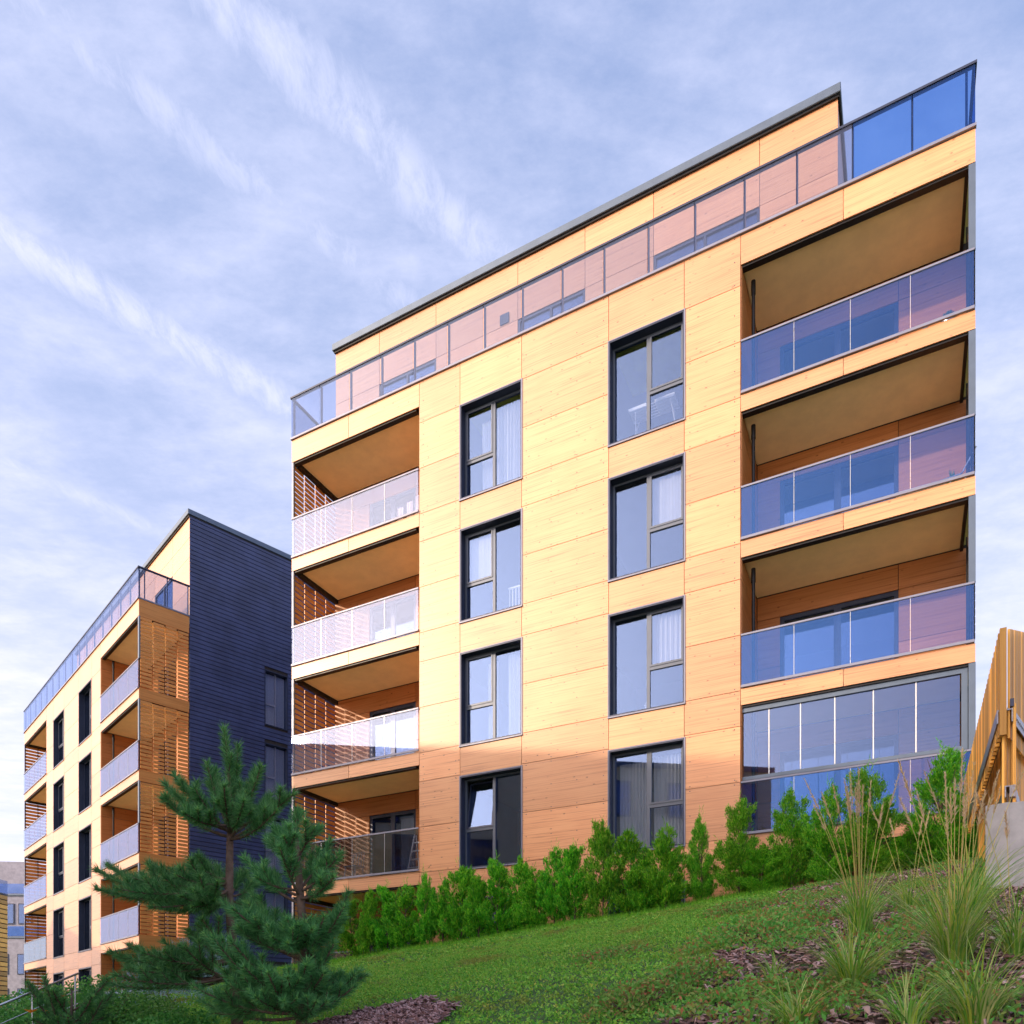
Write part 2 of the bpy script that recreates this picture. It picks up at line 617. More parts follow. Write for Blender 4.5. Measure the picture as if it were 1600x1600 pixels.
def hit(px, py, ymin=2.5, ymax=60):
    """ground point seen at photo pixel (px, py)"""
    k = (px - 800) / 1203; m = (1603 - py) / 1203
    Y = ymin
    prev = None
    while Y < ymax:
        d = m * Y - float(G(k * Y, Y))
        if prev is not None and d <= 0 and prev > 0:
            break
        prev = d
        Y += .02
    return Vector((k * Y, Y, float(G(k * Y, Y))))


def P3(px, py, Y):
    return Vector(((px - 800) / 1203 * Y, Y, (1603 - py) / 1203 * Y))


# ground sheet
def make_ground():
    xs = np.concatenate([np.linspace(-900, -60, 8), np.linspace(-50, -24, 14), np.linspace(-23, 16, 160), np.linspace(18, 60, 12), np.linspace(100, 900, 6)])
    ys = np.concatenate([np.linspace(-900, -20, 10), np.linspace(-12, 1, 8), np.linspace(1.5, 36, 150), np.linspace(38, 90, 12), np.linspace(150, 1200, 6)])
    XX, YY = np.meshgrid(xs, ys)
    ZZ = G(XX, YY)
    V = np.stack([XX.ravel(), YY.ravel(), ZZ.ravel()], 1)
    nx, ny = len(xs), len(ys)
    i, j = np.meshgrid(np.arange(nx - 1), np.arange(ny - 1))
    a = (j * nx + i).ravel()
    F = np.stack([a, a + 1, a + nx + 1, a + nx], 1)
    o = np_mesh('ground', V, F, GROUND)
    o.data.polygons.foreach_set('use_smooth', [True] * len(o.data.polygons))
    tag(o, 'sloping garden ground rising from the viewer to the apartment block', kind='structure')


make_ground()
PAVE = plain('pale_bounce_paving', (.68, .64, .57), .85, bump=.3, bscale=10, var=.1)  # unseen pale ground added behind the viewer to bounce light up
mb = MB()
n_, u_ = MN, MU
cs = [MC - n_ * 17.5 + u_ * 30, MC - n_ * 17.5 - u_ * 200, MC - n_ * 300 - u_ * 200, MC - n_ * 300 + u_ * 200, MC - n_ * 40 + u_ * 200]
mb.poly_prism([(p.x, p.y) for p in reversed(cs)], -1.9, -1.72)
o = mb.build('bounce_pavement', PAVE)
tag(o, 'unseen pale paving added behind the viewer to bounce light', kind='structure')

# ------------------------------------------------------------------ buildings
DECKS = [0.92, 3.92, 6.92, 9.93, 12.91]


class Block:
    def __init__(b, name, origin, rot, label, sc, dz):
        b.root = empty(name, origin, rot)
        tag(b.root, label, 'building', 'modern timber clad apartment blocks on the slope')
        b.sc = sc
        b.dz = dz

    def T(b, mb, t0, t1, s0, s1, z0, z1):
        return mb.T(t0 * b.sc, t1 * b.sc, s0, s1, z0 + b.dz, z1 + b.dz)

    def part(b, name, mat, boxes, parent=None, bevel=0.0):
        mb = MB()
        for bx in boxes:
            b.T(mb, *bx)
        return mb.build(name, mat, parent or b.root, bevel=bevel)

    def xyz(b, t, s, z):
        return (-t * b.sc, s, z + b.dz)

    def world(b, t, s, z):
        return b.root.location + Matrix.Rotation(b.root.rotation_euler.z, 3, 'Z') @ Vector(b.xyz(t, s, z))


GAP = .006
TOPZ = 16.17
W = 16.2
R_LOG = (0.0, 4.12)
L_LOG = (11.98, 16.2)
W2 = (5.28, 6.965)
W1 = (9.114, 10.79)


def panel(b, t0, t1, z0, z1, s=0.0, th=.028, name='cladding_panel', mat=None, parent=None):
    return b.part(name, mat or WOOD, [(t0 + GAP, t1 - GAP, s, s + th, z0 + GAP, z1 - GAP)], parent)


def window(b, t0, t1, z0, z1, split_left, tilt=False, far=False):
    """floor-to-ceiling window: deep dark reveal, mullion, one sash split by a transom"""
    fr = .045
    g = G_WIN2 if far else G_WIN
    boxes = [(t0, t1, .0, .20, z1 - .03, z1), (t0, t1, -.012, .20, z0, z0 + .03),
             (t0, t0 + .03, .0, .20, z0 + .03, z1 - .03), (t1 - .03, t1, .0, .20, z0 + .03, z1 - .03)]
    wn = b.part('window', FRAME, boxes)
    a0, a1, c0, c1 = t0 + .03, t1 - .03, z0 + .03, z1 - .03
    mid = (t0 + t1) / 2
    tz = z0 + (z1 - z0) * .43
    o0, o1 = .20, .265
    frame = [(a0, a1, o0, o1, c1 - fr, c1), (a0, a1, o0, o1, c0, c0 + fr), (a0, a0 + fr, o0, o1, c0 + fr, c1 - fr),
             (a1 - fr, a1, o0, o1, c0 + fr, c1 - fr), (mid - .036, mid + .036, o0 - .004, o1, c0 + fr, c1 - fr)]
    # 'split_left' as seen in the photograph: the left is the larger t
    sp = (mid + .036, a1 - fr) if split_left else (a0 + fr, mid - .036)
    fu = (a0 + fr, mid - .036) if split_left else (mid + .036, a1 - fr)
    frame.append((sp[0], sp[1], o0 - .002, o1, tz - .036, tz + .036))
    b.part('frame', SASHM if not far else FRAME, frame, wn)
    # light outer trim that catches the sun
    b.part('trim', TRIM, [(t0 - .025, t0, -.014, .02, z0 - .02, z1 + .02), (t0 - .025, t1 + .02, -.03, .0, z0 - .035, z0 - .006),
                          (t1, t1 + .02, -.008, .02, z0 - .02, z1 + .02), (t0, t1, -.008, .02, z1, z1 + .02)], wn)
    sash = MB()
    s0, s1 = .185, .225
    u0, u1, v0, v1 = sp[0], sp[1], tz + .036, c1 - fr
    for bx in [(u0, u1, s0, s1, v1 - .04, v1), (u0, u1, s0, s1, v0, v0 + .04), (u0, u0 + .04, s0, s1, v0 + .04, v1 - .04), (u1 - .04, u1, s0, s1, v0 + .04, v1 - .04)]:
        b.T(sash, *bx)
    so = sash.build('sash', FRAME if tilt else SASHM, wn)
    panes = [b.part('pane', g, [(u0 + .04, u1 - .04, .205, .213, v0 + .04, v1 - .04)], wn),
             b.part('pane', g, [(sp[0], sp[1], .225, .233, c0 + fr, tz - .036)], wn),
             b.part('pane', g, [(fu[0], fu[1], .225, .233, c0 + fr, c1 - fr)], wn)]
    if tilt:     # sash tipped inwards about its bottom edge
        for o in (so, panes[0]):
            zl = v0 + b.dz
            M = Matrix.Translation((0, .2, zl)) @ Matrix.Rotation(R(-9), 4, 'X') @ Matrix.Translation((0, -.2, -zl))
            o.data.transform(M)
    return wn


def loggia(b, t0, t1, k, door, near_side, slats, open_top, glassmat, panes):
    """one recessed balcony on deck k. door=(t0,t1); slats drawn on side t = near_side"""
    dk = DECKS[k]
    nxt = DECKS[k + 1] if k < 4 else TOPZ
    band = .38 if k < 4 else .64
    zt = nxt - band                 # underside of the band above
    D = 1.8
    # side walls and back wall clad in wood
    wall_t = t1 if near_side == t0 else t0
    outw = 1 if wall_t == t1 else -1
    zc = zt + .03
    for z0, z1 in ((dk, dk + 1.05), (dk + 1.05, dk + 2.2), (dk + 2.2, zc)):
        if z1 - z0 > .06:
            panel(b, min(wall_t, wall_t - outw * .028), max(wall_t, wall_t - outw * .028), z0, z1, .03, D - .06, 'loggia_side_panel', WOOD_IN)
    d0, d1 = door
    dh = dk + 2.14
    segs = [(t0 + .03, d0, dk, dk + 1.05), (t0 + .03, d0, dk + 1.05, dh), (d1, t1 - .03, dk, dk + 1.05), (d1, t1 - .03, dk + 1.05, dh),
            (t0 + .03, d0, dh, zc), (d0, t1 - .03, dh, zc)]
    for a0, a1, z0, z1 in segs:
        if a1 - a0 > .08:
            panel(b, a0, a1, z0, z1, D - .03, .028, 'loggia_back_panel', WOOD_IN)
    # balcony door with two leaves
    dm = (d0 + d1) / 2
    dn = b.part('balcony_door', FRAME, [(d0, d1, D, D + .08, dh - .09, dh), (d0, d1, D, D + .08, dk + .0, dk + .09), (d0, d0 + .08, D, D + .08, dk + .09, dh - .09),
                                        (d1 - .08, d1, D, D + .08, dk + .09, dh - .09), (dm - .07, dm + .07, D, D + .08, dk + .09, dh - .09)])
    b.part('pane', G_WIN, [(d0 + .08, dm - .07, D + .03, D + .04, dk + .09, dh - .09)], dn)
    b.part('pane', G_WIN, [(dm + .07, d1 - .08, D + .03, D + .04, dk + .09, dh - .09)], dn)
    # plaster ceiling, black track behind the band
    b.part('soffit', PLASTER, [(t0 + .16, t1 - .03, .20, D - .04, zt + .045, zt + .10)])
    b.part('track', BLACK, [(t0 + .12, t1 - .01, .035, .17, zt - .035, zt + .08), (t0 + .10, t0 + .155, .17, D - .03, zt - .02, zt + .09)]
           + ([(t1 - .15, t1 - .035, .17, D - .03, zt - .06, zt + .20)] if t0 > 1 else []))
    # slab edge band
    return zt


def balustrade(b, t0, t1, z, mats, n, h=1.02, top=True):
    sp = (t1 - t0) / n
    for i in range(n):
        b.part('balustrade_glass', mats[i % len(mats)], [(t0 + i * sp + .008, t0 + (i + 1) * sp - .008, -.022, -.010, z + .015, z + h)])
    b.part('bottom_rail', TRIM, [(t0, t1, -.045, .0, z - .03, z + .02)])
    if top:
        b.part('handrail', TRIM, [(t0, t1, -.035, .005, z + h + .003, z + h + .04)])
    for i in range(1, n):
        b.part('glass_clamp', SILVER, [(t0 + i * sp - .004, t0 + i * sp + .004, -.024, -.008, z + .02, z + h)])


SLAT_MESH = {}


def slat_screen(b, t, k, cols, s0=.03, s1=1.8, pitch=.14, mat=CEDAR, full=False, name='slat', inner=1, stuff=False):
    """horizontal slats filling the end of a loggia at t; columns of short boards on posts"""
    dk = DECKS[k]
    nxt = DECKS[k + 1] if k < 4 else TOPZ
    z0, z1 = dk + .02, nxt - (.45 if k < 4 else .68)
    n = int((z1 - z0) / pitch)
    pitch = (z1 - z0) / n
    cw = (s1 - s0) / cols
    if stuff:
        mb = MB()
        for r in range(n):
            b.T(mb, t, t + .024, s0, s1, z0 + r * pitch + .018, z0 + (r + 1) * pitch - .012)
        o = mb.build(name + '_field', mat, b.root)
        tag(o, kind='stuff')
    else:
        key = (round(t, 2), round(cw, 3), round(pitch, 3), full, mat.name, b.sc)
        if key not in SLAT_MESH:
            mb = MB()
            ww = (s1 - s0) if full else cw - .045
            mb.box(-.012, .012, 0, ww, 0, pitch - .046)
            me = bpy.data.meshes.new(name)
            me.from_pydata(mb.v, [], mb.f)
            me.materials.append(mat)
            SLAT_MESH[key] = me
        me = SLAT_MESH[key]
        for c in range(1 if full else cols):
            for r in range(n):
                o = bpy.data.objects.new(name, me)
                C.objects.link(o)
                o.parent = b.root
                o.location = b.xyz(t, s0 + c * cw + .022 * (not full), z0 + r * pitch + .017 + (.0 if c % 2 else .028))
                o.location.x += (-.014 if t > 1 else .014)
    # posts behind the slats
    mb = MB()
    for c in range(cols + 1):
        sc = s0 + c * cw
        if full:
            b.T(mb, t + inner * .02 , t + inner * .05, sc - .012, sc + .012, z0, z1)
        elif c in (0, cols):
            b.T(mb, t + inner * .02, t + inner * .05, sc - .015, sc + .015, z0, z1)
    mb.build('slat_post', BLACK, b.root)


def make_block(name, origin, rot, label, sc, dz, which):
    b = Block(name, origin, rot, label, sc, dz)
    main = which == 'main'
    far = not main
    base = -1.2
    depth = 12.5
    # ---- structural core: piers, spandrels, slabs, back and side walls
    piers = [(4.15, W2[0]), (W2[1], W1[0]), (W1[1], 11.95)]
    core = [(p0, p1, .035, .30, base, TOPZ - .02) for p0, p1 in piers]
    for (a, c) in (W1, W2):
        for k in range(5):
            core.append((a, c, .035, .30, (DECKS[k - 1] + 2.15 if k else base), DECKS[k] - .10))
        core.append((a, c, .035, .30, DECKS[4] + 2.2, TOPZ - .02))
    for bx in core:
        b.part('wall_core', CORE, [bx])
    slabs = []
    for k in range(5):
        slabs.append((.02, 4.14, .03, 1.9, DECKS[k] - .27, DECKS[k] - .03))
        slabs.append((11.97, W - .02, .03, 1.9, DECKS[k] - .27, DECKS[k] - .03))
    slabs.append((.02, 4.14, .03, 1.9, TOPZ - .45, TOPZ - .05))
    slabs.append((11.97, W - .02, .03, 1.9, TOPZ - .45, TOPZ - .05))
    for bx in slabs:
        b.part('balcony_slab', PLASTER, [bx])
    inner = []
    for k in range(5):
        inner.append((.3, W - .3, 1.9, depth - .3, DECKS[k] - .27, DECKS[k] - .05))
        inner.append((4.3, 11.8, .30, 1.9, DECKS[k] - .27, DECKS[k] - .05))
        nx = (DECKS[k + 1] if k < 4 else TOPZ) - .27
        for tt in (4.15, 8.04, 11.85):
            inner.append((tt, tt + .12, .31, 7, DECKS[k] - .05, nx))
        inner.append((.3, W - .3, 5.2, 5.35, DECKS[k] - .05, nx))
    inner.append((.3, W - .3, 1.9, depth - .3, TOPZ - .27, TOPZ - .05))
    inner.append((4.3, 11.8, .30, 1.9, TOPZ - .27, TOPZ - .05))
    for bx in inner:
        b.part('inner_wall', INTERIOR, [bx])
    # back walls behind the loggias (openings for the doors)
    if main:
        rdoor, ldoor = (1.26, 3.6), (13.3, 14.9)
    else:
        rdoor, ldoor = (1.1, 2.9), (13.3, 14.9)
    bw = []
    for k in range(5):
        top = (DECKS[k + 1] if k < 4 else TOPZ) - .27
        for (t0, t1, dr) in ((.02, 4.15, rdoor), (11.95, W - .02, ldoor)):
            bw += [(t0, dr[0], 1.81, 1.98, DECKS[k] - .03, top), (dr[1], t1, 1.81, 1.98, DECKS[k] - .03, top), (dr[0], dr[1], 1.81, 1.98, DECKS[k] + 2.15, top)]
        bw += [(4.15, 4.30, .31, 1.98, DECKS[k] - .03, top), (11.80, 11.95, .31, 1.98, DECKS[k] - .03, top)]
    for bx in bw:
        b.part('loggia_wall', CORE, [bx])
    # roof slab of the main body
    b.part('terrace_slab', CORE, [(.05, W - .05, .035, 1.80, TOPZ - .05, TOPZ - .01), (.05, 2.38, 1.80, depth, TOPZ - .05, TOPZ - .01)])

    # ---- cladding panels on the front
    for p0, p1 in ((4.12, W2[0]), (W2[1], W1[0]), (W1[1], 11.98)):
        for k in range(5):
            dk = DECKS[k]
            nxt = DECKS[k + 1] if k < 4 else TOPZ + .07
            if k == 0:
                panel(b, p0, p1, base, dk - .08)
            zs = [dk - .08, dk + 1.06, dk + 2.2, nxt - .08]
            for i in range(3):
                panel(b, p0, p1, zs[i], zs[i + 1])
    for (a, c) in (W1, W2):
        for k in range(5):
            dk = DECKS[k]
            z1 = dk - .137
            z0 = (DECKS[k - 1] + 2.172) if k else base
            panel(b, a, c, z0, z1)
        panel(b, a, c, DECKS[4] + 2.222, TOPZ - .01)
    # rivets of the cladding, too small to pick apart singly
    mb = MB()
    for p0, p1 in ((4.12, W2[0]), (W2[1], W1[0]), (W1[1], 11.98)):
        nc = 2 if p1 - p0 < 1.5 else 4
        for k in range(5):
            dk = DECKS[k]
            nxt = DECKS[k + 1] if k < 4 else TOPZ + .07
            zs = [dk - .08, dk + 1.06, dk + 2.2, nxt - .08]
            for i in range(3):
                for c in range(nc):
                    tt = p0 + .12 + (p1 - p0 - .24) * c / (nc - 1)
                    for zz in (zs[i] + .05, (zs[i] + zs[i + 1]) / 2, zs[i + 1] - .05):
                        x_, y_, z_ = b.xyz(tt, 0, zz)
                        mb.tube((x_, -.004, z_), (x_, .002, z_), .011, n=6)
    o = mb.build('rivets', FRAME, b.root)
    tag(o, kind='stuff')
    # bands in front of slabs
    for (t0, t1) in (R_LOG, L_LOG):
        tm = (t0 + t1) / 2 + (.13 if t0 > 1 else .13)
        for k in range(5):
            for a, c in ((t0, tm), (tm, t1)):
                panel(b, a, c, DECKS[k] - .38, DECKS[k] - .035, name='band_panel')
        for a, c in ((t0, tm), (tm, t1)):
            panel(b, a, c, TOPZ - .64, TOPZ - .035, name='band_panel')
    # black track under each band
    # ---- windows
    for k in range(5):
        dk = DECKS[k]
        h = 2.2 if k == 4 else 2.15
        window(b, W1[0], W1[1], dk - .10, dk + h, True, tilt=(main and k == 1), far=far)
        window(b, W2[0], W2[1], dk - .10, dk + h, False, far=far)
    # ---- loggias
    for k in range(5):
        dk = DECKS[k]
        loggia(b, 0, 4.12, k, rdoor, 0, None, None, None, None)
        loggia(b, 11.98, W, k, ldoor, W, None, None, None, None)
        gr = G_RAIL if main else G_HAZE
        balustrade(b, .02, 4.11, dk, [gr], 4, 1.02)
        lm = G_HAZE if k > 1 else G_WIN2  # sunlit haze on upper floors, shade on lower ones, put into the glass
        balustrade(b, 11.99, W - .02, dk, [lm], 4, 1.02)
        nxt = DECKS[k + 1] if k < 4 else TOPZ
        zt = nxt - (.38 if k < 4 else .64)
        # black downpipe near the inner jamb of the right loggia
        mb = MB()
        x, y, _ = b.xyz(3.94, .42, 0)
        mb.tube((x, y, dk + dz), (x, y, zt + dz - .05), .035, n=10)
        mb.tube((x, y, zt + dz - .33), (x, y, zt + dz - .05), .046, n=10)
        mb.build('downpipe', BLACK, b.root, smooth=False)
        # corner posts
        b.part('corner_post', COPING, [(.0, .11, .004, .06, dk + 1.07, zt - .003)])
        b.part('corner_post', TRIM, [(W - .06, W, .004, .06, dk + 1.07, zt - .003)])
        if main:
            slat_screen(b, W - .03, k, 4, name='slat', inner=-1, stuff=(k == 0))
            slat_screen(b, .03, k, 3, full=True, pitch=.14, mat=BLACK, name='louvre_blade', inner=1)
        else:
            slat_screen(b, .005, k, 4, name='slat', inner=1, stuff=(k == 0))
            slat_screen(b, W - .03, k, 3, full=True, pitch=.17, name='louvre_blade', inner=-1)
    # ---- terrace balustrade all round the front
    nt = 16
    sp = W / nt
    for i in range(nt):
        b.part('balustrade_glass', G_TERR if (main and i > 1) or not main else G_CORNER,
               [(i * sp + .008, (i + 1) * sp - .008, -.022, -.010, TOPZ + .015, TOPZ + 1.10)])
        b.part('balustrade_post', FRAME, [(i * sp + (.12 if i == 0 else -.02), i * sp + (.16 if i == 0 else .02), .04, .085, TOPZ - .02, TOPZ + 1.10)])
    b.part('balustrade_post', FRAME, [(W - .06, W - .02, .04, .085, TOPZ - .02, TOPZ + 1.10)])
    b.part('bottom_rail', TRIM, [(-.01, W + .01, -.045, .03, TOPZ - .03, TOPZ + .02)])
    b.part('handrail', FRAME, [(-.02, W + .02, -.035, .06, TOPZ + 1.105, TOPZ + 1.15)])
    if main:
        b.part('balustrade_glass', G_CORNER, [(.01, .022, .0, 1.0, TOPZ + .015, TOPZ + 1.10)])
        b.part('balustrade_glass', G_CORNER, [(.01, .022, 1.02, 2.4, TOPZ + .015, TOPZ + 1.10)])
        b.part('balustrade_glass', G_CORNER, [(.01, .022, 2.42, 5.0, TOPZ + .015, TOPZ + 1.10)])
        b.part('handrail', FRAME, [(-.02, .05, .061, 5.0, TOPZ + 1.105, TOPZ + 1.15)])
        b.part('balustrade_post', FRAME, [(.03, .07, 1.0, 1.04, TOPZ, TOPZ + 1.1), (.03, .07, 2.4, 2.44, TOPZ, TOPZ + 1.1), (.03, .07, 4.9, 4.94, TOPZ, TOPZ + 1.1)])
        b.part('balustrade_glass', G_RAIL, [(W - .022, W - .01, .0, 1.0, TOPZ + .015, TOPZ + 1.10)])
        b.part('balustrade_glass', G_RAIL, [(W - .022, W - .01, 1.02, 1.82, TOPZ + .015, TOPZ + 1.10)])
        b.part('handrail', FRAME, [(W - .05, W + .02, .061, 1.83, TOPZ + 1.105, TOPZ + 1.15)])
    else:
        b.part('balustrade_glass', G_TERR, [(.01, .022, .0, .20, TOPZ + .015, TOPZ + 1.10)])
        b.part('balustrade_glass', G_TERR, [(.01, .022, .22, 1.0, TOPZ + .015, TOPZ + 1.10)])
        b.part('balustrade_glass', G_TERR, [(.01, .022, 1.02, 1.78, TOPZ + .015, TOPZ + 1.10)])
        b.part('handrail', FRAME, [(-.02, .05, .061, 1.82, TOPZ + 1.105, TOPZ + 1.15)])
        b.part('balustrade_post', FRAME, [(.03, .07, .2, .23, TOPZ, TOPZ + 1.1), (.03, .07, 1.0, 1.03, TOPZ, TOPZ + 1.1), (.03, .07, 1.76, 1.8, TOPZ, TOPZ + 1.1)])
        b.part('bottom_rail', TRIM, [(-.02, .03, .031, 1.82, TOPZ - .03, TOPZ + .02)])
    # ---- penthouse
    PZ = 20.0
    if main:
        pt0, pt1 = 2.42, W
        joints = [2.42, 4.05, 6.5, 8.26, 10.14, 12.67, 14.6, W]
        wins = [(4.05, 6.5), (8.26, 10.14), (12.67, 14.6)]
    else:
        pt0, pt1 = 0.0, W - 2.42
        joints = [0.0, 1.6, 3.4, 5.6, 7.7, 9.7, 11.8, W - 2.42]
        wins = [(1.6, 3.4), (5.6, 7.7), (9.7, 11.8)]
    zw = TOPZ + 2.25
    body = [(pt0 + .03, pt1 - .03, 1.88, depth - .5, zw + .01, PZ - .03)]
    prev = pt0 + .03
    for a, c in wins:
        body.append((prev, a, 1.88, 2.2, TOPZ - .01, zw + .01))
        prev = c
    body.append((prev, pt1 - .03, 1.88, 2.2, TOPZ - .01, zw + .01))
    body.append((pt0 + .03, pt0 + .3, 2.2, depth - .5, TOPZ - .01, zw + .01))
    body.append((pt1 - .3, pt1 - .03, 2.2, depth - .5, TOPZ - .01, zw + .01))
    body.append((pt0 + .3, pt1 - .3, 6.0, 6.2, TOPZ - .01, zw + .01))
    b.part('penthouse_core', CORE, body)
    for i in range(len(joints) - 1):
        a, c = joints[i], joints[i + 1]
        isw = (a, c) in wins
        rows = [zw + .02, 19.18, PZ] if isw else [TOPZ + .0, TOPZ + 1.05, zw + .02, 19.18, PZ]
        for r in range(len(rows) - 1):
            panel(b, a, c, rows[r], rows[r + 1], 1.84, .028, 'penthouse_panel')
        if isw:
            wn = b.part('terrace_door', FRAME, [(a, c, 1.85, 1.93, zw - .06, zw), (a, a + .06, 1.85, 1.93, TOPZ, zw - .06), (c - .06, c, 1.85, 1.93, TOPZ, zw - .06),
                                                ((a + c) / 2 - .03, (a + c) / 2 + .03, 1.85, 1.93, TOPZ, zw - .06)])
            b.part('pane', G_WIN, [(a + .06, (a + c) / 2 - .03, 1.88, 1.89, TOPZ + .02, zw - .06)], wn)
            b.part('pane', G_WIN, [((a + c) / 2 + .03, c - .06, 1.88, 1.89, TOPZ + .02, zw - .06)], wn)
    if main:
        b.part('vent_grille', FRAME, [(10.4, 10.66, 1.815, 1.838, 18.48, 18.74)])
    b.part('roof_slab', COPING, [(pt0 - .06, pt1 + .06, 1.74, depth - .4, PZ + .004, PZ + .20)], bevel=.01)
    b.part('roof_drip', BLACK, [(pt0 - .02, pt1 + .02, 1.79, 1.836, PZ - .05, PZ + .002), (pt0 - .03, pt0 - .002, 1.80, depth - .4, PZ - .05, PZ + .002)])
    # ---- sides
    if main:
        for z0, z1 in [(base, .9)] + [(DECKS[k], (DECKS[k + 1] if k < 4 else TOPZ)) for k in range(5)]:
            for s0, s1 in ((1.85, 5.2), (5.2, 8.8), (8.8, depth)):
                panel(b, 0, .028, z0 - .02, z1 - .02, s0, s1 - s0 - .01, 'side_panel')
                panel(b, W - .028, W, z0 - .02, z1 - .02, s0, s1 - s0 - .01, 'side_panel', DARKBOARD)
        b.part('side_wall', CORE, [(.035, .28, 1.99, depth - .05, base, TOPZ - .06), (W - .28, W - .035, 1.99, depth - .05, base, TOPZ - .06),
                                   (.3, W - .3, depth - .28, depth, base, TOPZ - .06)])
        for s0, s1 in ((1.9, 5.2), (5.2, 8.8), (8.8, depth - .5)):
            panel(b, pt0, pt0 + .028, TOPZ, PZ, s0, s1 - s0 - .01, 'side_panel')
            panel(b, pt1 - .028, pt1, TOPZ, PZ, s0, s1 - s0 - .01, 'side_panel', DARKBOARD)
    else:
        # wood bands between the slat screens on the near side
        for k in range(5):
            b.part('band_panel', CEDAR, [(-.004, .02, .03, 1.80, DECKS[k] - .42, DECKS[k] + .01)])
        b.part('band_panel', CEDAR, [(-.004, .02, .03, 1.80, TOPZ - .66, TOPZ - .035)])
        # dark boarded wall: window openings at s 4.82-5.8
        wins_s = (4.82, 5.85)
        s_a, s_b = 1.82, depth
        z = base
        pitch = .1645
        row = 0
        while z < PZ + dz * 0 - .02:
            z1 = min(z + pitch - .024, PZ)
            segs = [(s_a, s_b)]
            for k in range(5):
                if z1 > DECKS[k] - .05 and z < DECKS[k] + 2.2:
                    segs = [(s_a, wins_s[0]), (wins_s[1], s_b)]
            for a, c in segs:
                b.part('dark_board', DARKBOARD, [(-.02 - .006 * (row % 2) * 0, .01, a, c, z, z1)])
            z += pitch
            row += 1
        sw = [(.015, .28, 1.85, wins_s[0], base, PZ - .01), (.015, .28, wins_s[1], depth, base, PZ - .01)]
        prev = base
        for k in range(5):
            sw.append((.015, .28, wins_s[0], wins_s[1], prev, DECKS[k] - .05))
            prev = DECKS[k] + 2.2
        sw.append((.015, .28, wins_s[0], wins_s[1], prev, PZ - .01))
        b.part('side_wall', CORE, sw)
        b.part('side_wall', DARKBOARD, [(.29, W - .3, depth - .28, depth, base, TOPZ - .06), (W - .28, W - .01, 1.99, depth - .3, base, TOPZ - .06)])
        for k in range(5):
            z0, z1 = DECKS[k] - .05, DECKS[k] + 2.2
            a, c = wins_s
            m = a + (c - a) * .52
            wn = b.part('window', FRAME, [(-.03, .22, a, a + .04, z0, z1), (-.03, .22, c - .04, c, z0, z1), (-.03, .22, a + .04, c - .04, z1 - .04, z1), (-.03, .22, a + .04, c - .04, z0, z0 + .04)])
            b.part('frame', TRIM, [(.10, .15, m - .03, m + .03, z0 + .04, z1 - .04), (.10, .15, a + .04, m - .03, z0 + .88, z0 + .96)], wn)
            b.part('blind', CURTAIN, [(.20, .21, a + .05, c - .05, z0 + .05, z1 - .05)], wn)
            b.part('pane', G_WIN, [(.12, .13, a + .04, m - .03, z0 + .04, z0 + .88)], wn)
            b.part('pane', G_WIN, [(.12, .13, a + .04, m - .03, z0 + .96, z1 - .04)], wn)
            b.part('pane', G_WIN, [(.12, .13, m + .03, c - .04, z0 + .04, z1 - .04)], wn)
    return b


MAIN = make_block('apartment_block', MC, M_ROT, 'large light timber clad apartment block with glazed right balconies filling the centre', 1.0, 0.0, 'main')
LEFT = make_block('apartment_block', LC, L_ROT, 'smaller apartment block on the left with slatted corner and dark boarded side wall', 1.105, -.6, 'left')

# ---- glazed-in balcony on level 1 (right)
b = MAIN
dk, zt = DECKS[1], DECKS[2] - .38
gz0, gz1 = dk + 1.10, zt - .03
b.part('glazing_rail', COPING, [(.12, 4.11, .07, .15, gz1 - .10, gz1), (.12, 4.11, .07, .15, gz0, gz0 + .07), (.12, .22, .07, .15, gz0 + .07, gz1 - .10)])
for i, (a, c) in enumerate(((.23, .95), (.95, 1.67), (1.67, 2.35), (2.35, 2.98), (2.98, 3.58), (3.58, 4.09))):
    b.part('glazing_pane', G_WIN, [(a + .012, c - .012, .105, .113, gz0 + .075, gz1 - .105)])
    if i:
        b.part('glazing_edge', WHITE, [(a - .010, a + .010, .10, .118, gz0 + .075, gz1 - .105)])
b.part('corner_glass', G_RAIL, [(.055, .065, .16, 1.75, dk + .05, zt - .05)])


# ------------------------------------------------------------------ things in the windows and on the balconies
def child_at(obj_name, b, t, s, z, label, cat, group=None):
    r = empty(obj_name, b.world(t, s, z), b.root.rotation_euler.z)
    tag(r, label, cat, group)
    return r


def curtain(t0, t1, s, z0, z1, label, mat=CURTAIN, amp=.03, waves=9, group='curtains behind the main block windows', cat='curtain', name='curtain'):
    b = MAIN
    n = 60
    V = []
    rr = random.Random(int(t0 * 100 + z0 * 10))
    ph = [rr.uniform(0, 6.28) for _ in range(4)]
    for j in range(5):
        zz = z0 + (z1 - z0) * j / 4
        for i in range(n + 1):
            u = i / n
            tt = t0 + (t1 - t0) * u
            off = amp * (math.sin(u * waves * 6.283 + ph[0]) + .5 * math.sin(u * waves * 2.1 * 6.283 + ph[1] + j * .2))
            V.append((-tt, s + off, zz))
    F = []
    for j in range(4):
        for i in range(n):
            a = j * (n + 1) + i
            F.append((a, a + 1, a + n + 2, a + n + 1))
    me = bpy.data.meshes.new(name)
    me.from_pydata(V, [], F)
    me.materials.append(mat)
    me.polygons.foreach_set('use_smooth', [True] * len(me.polygons))
    o = bpy.data.objects.new(name, me)
    C.objects.link(o)
    o.location = b.root.location
    o.rotation_euler = b.root.rotation_euler
    tag(o, label, cat, group)
    return o


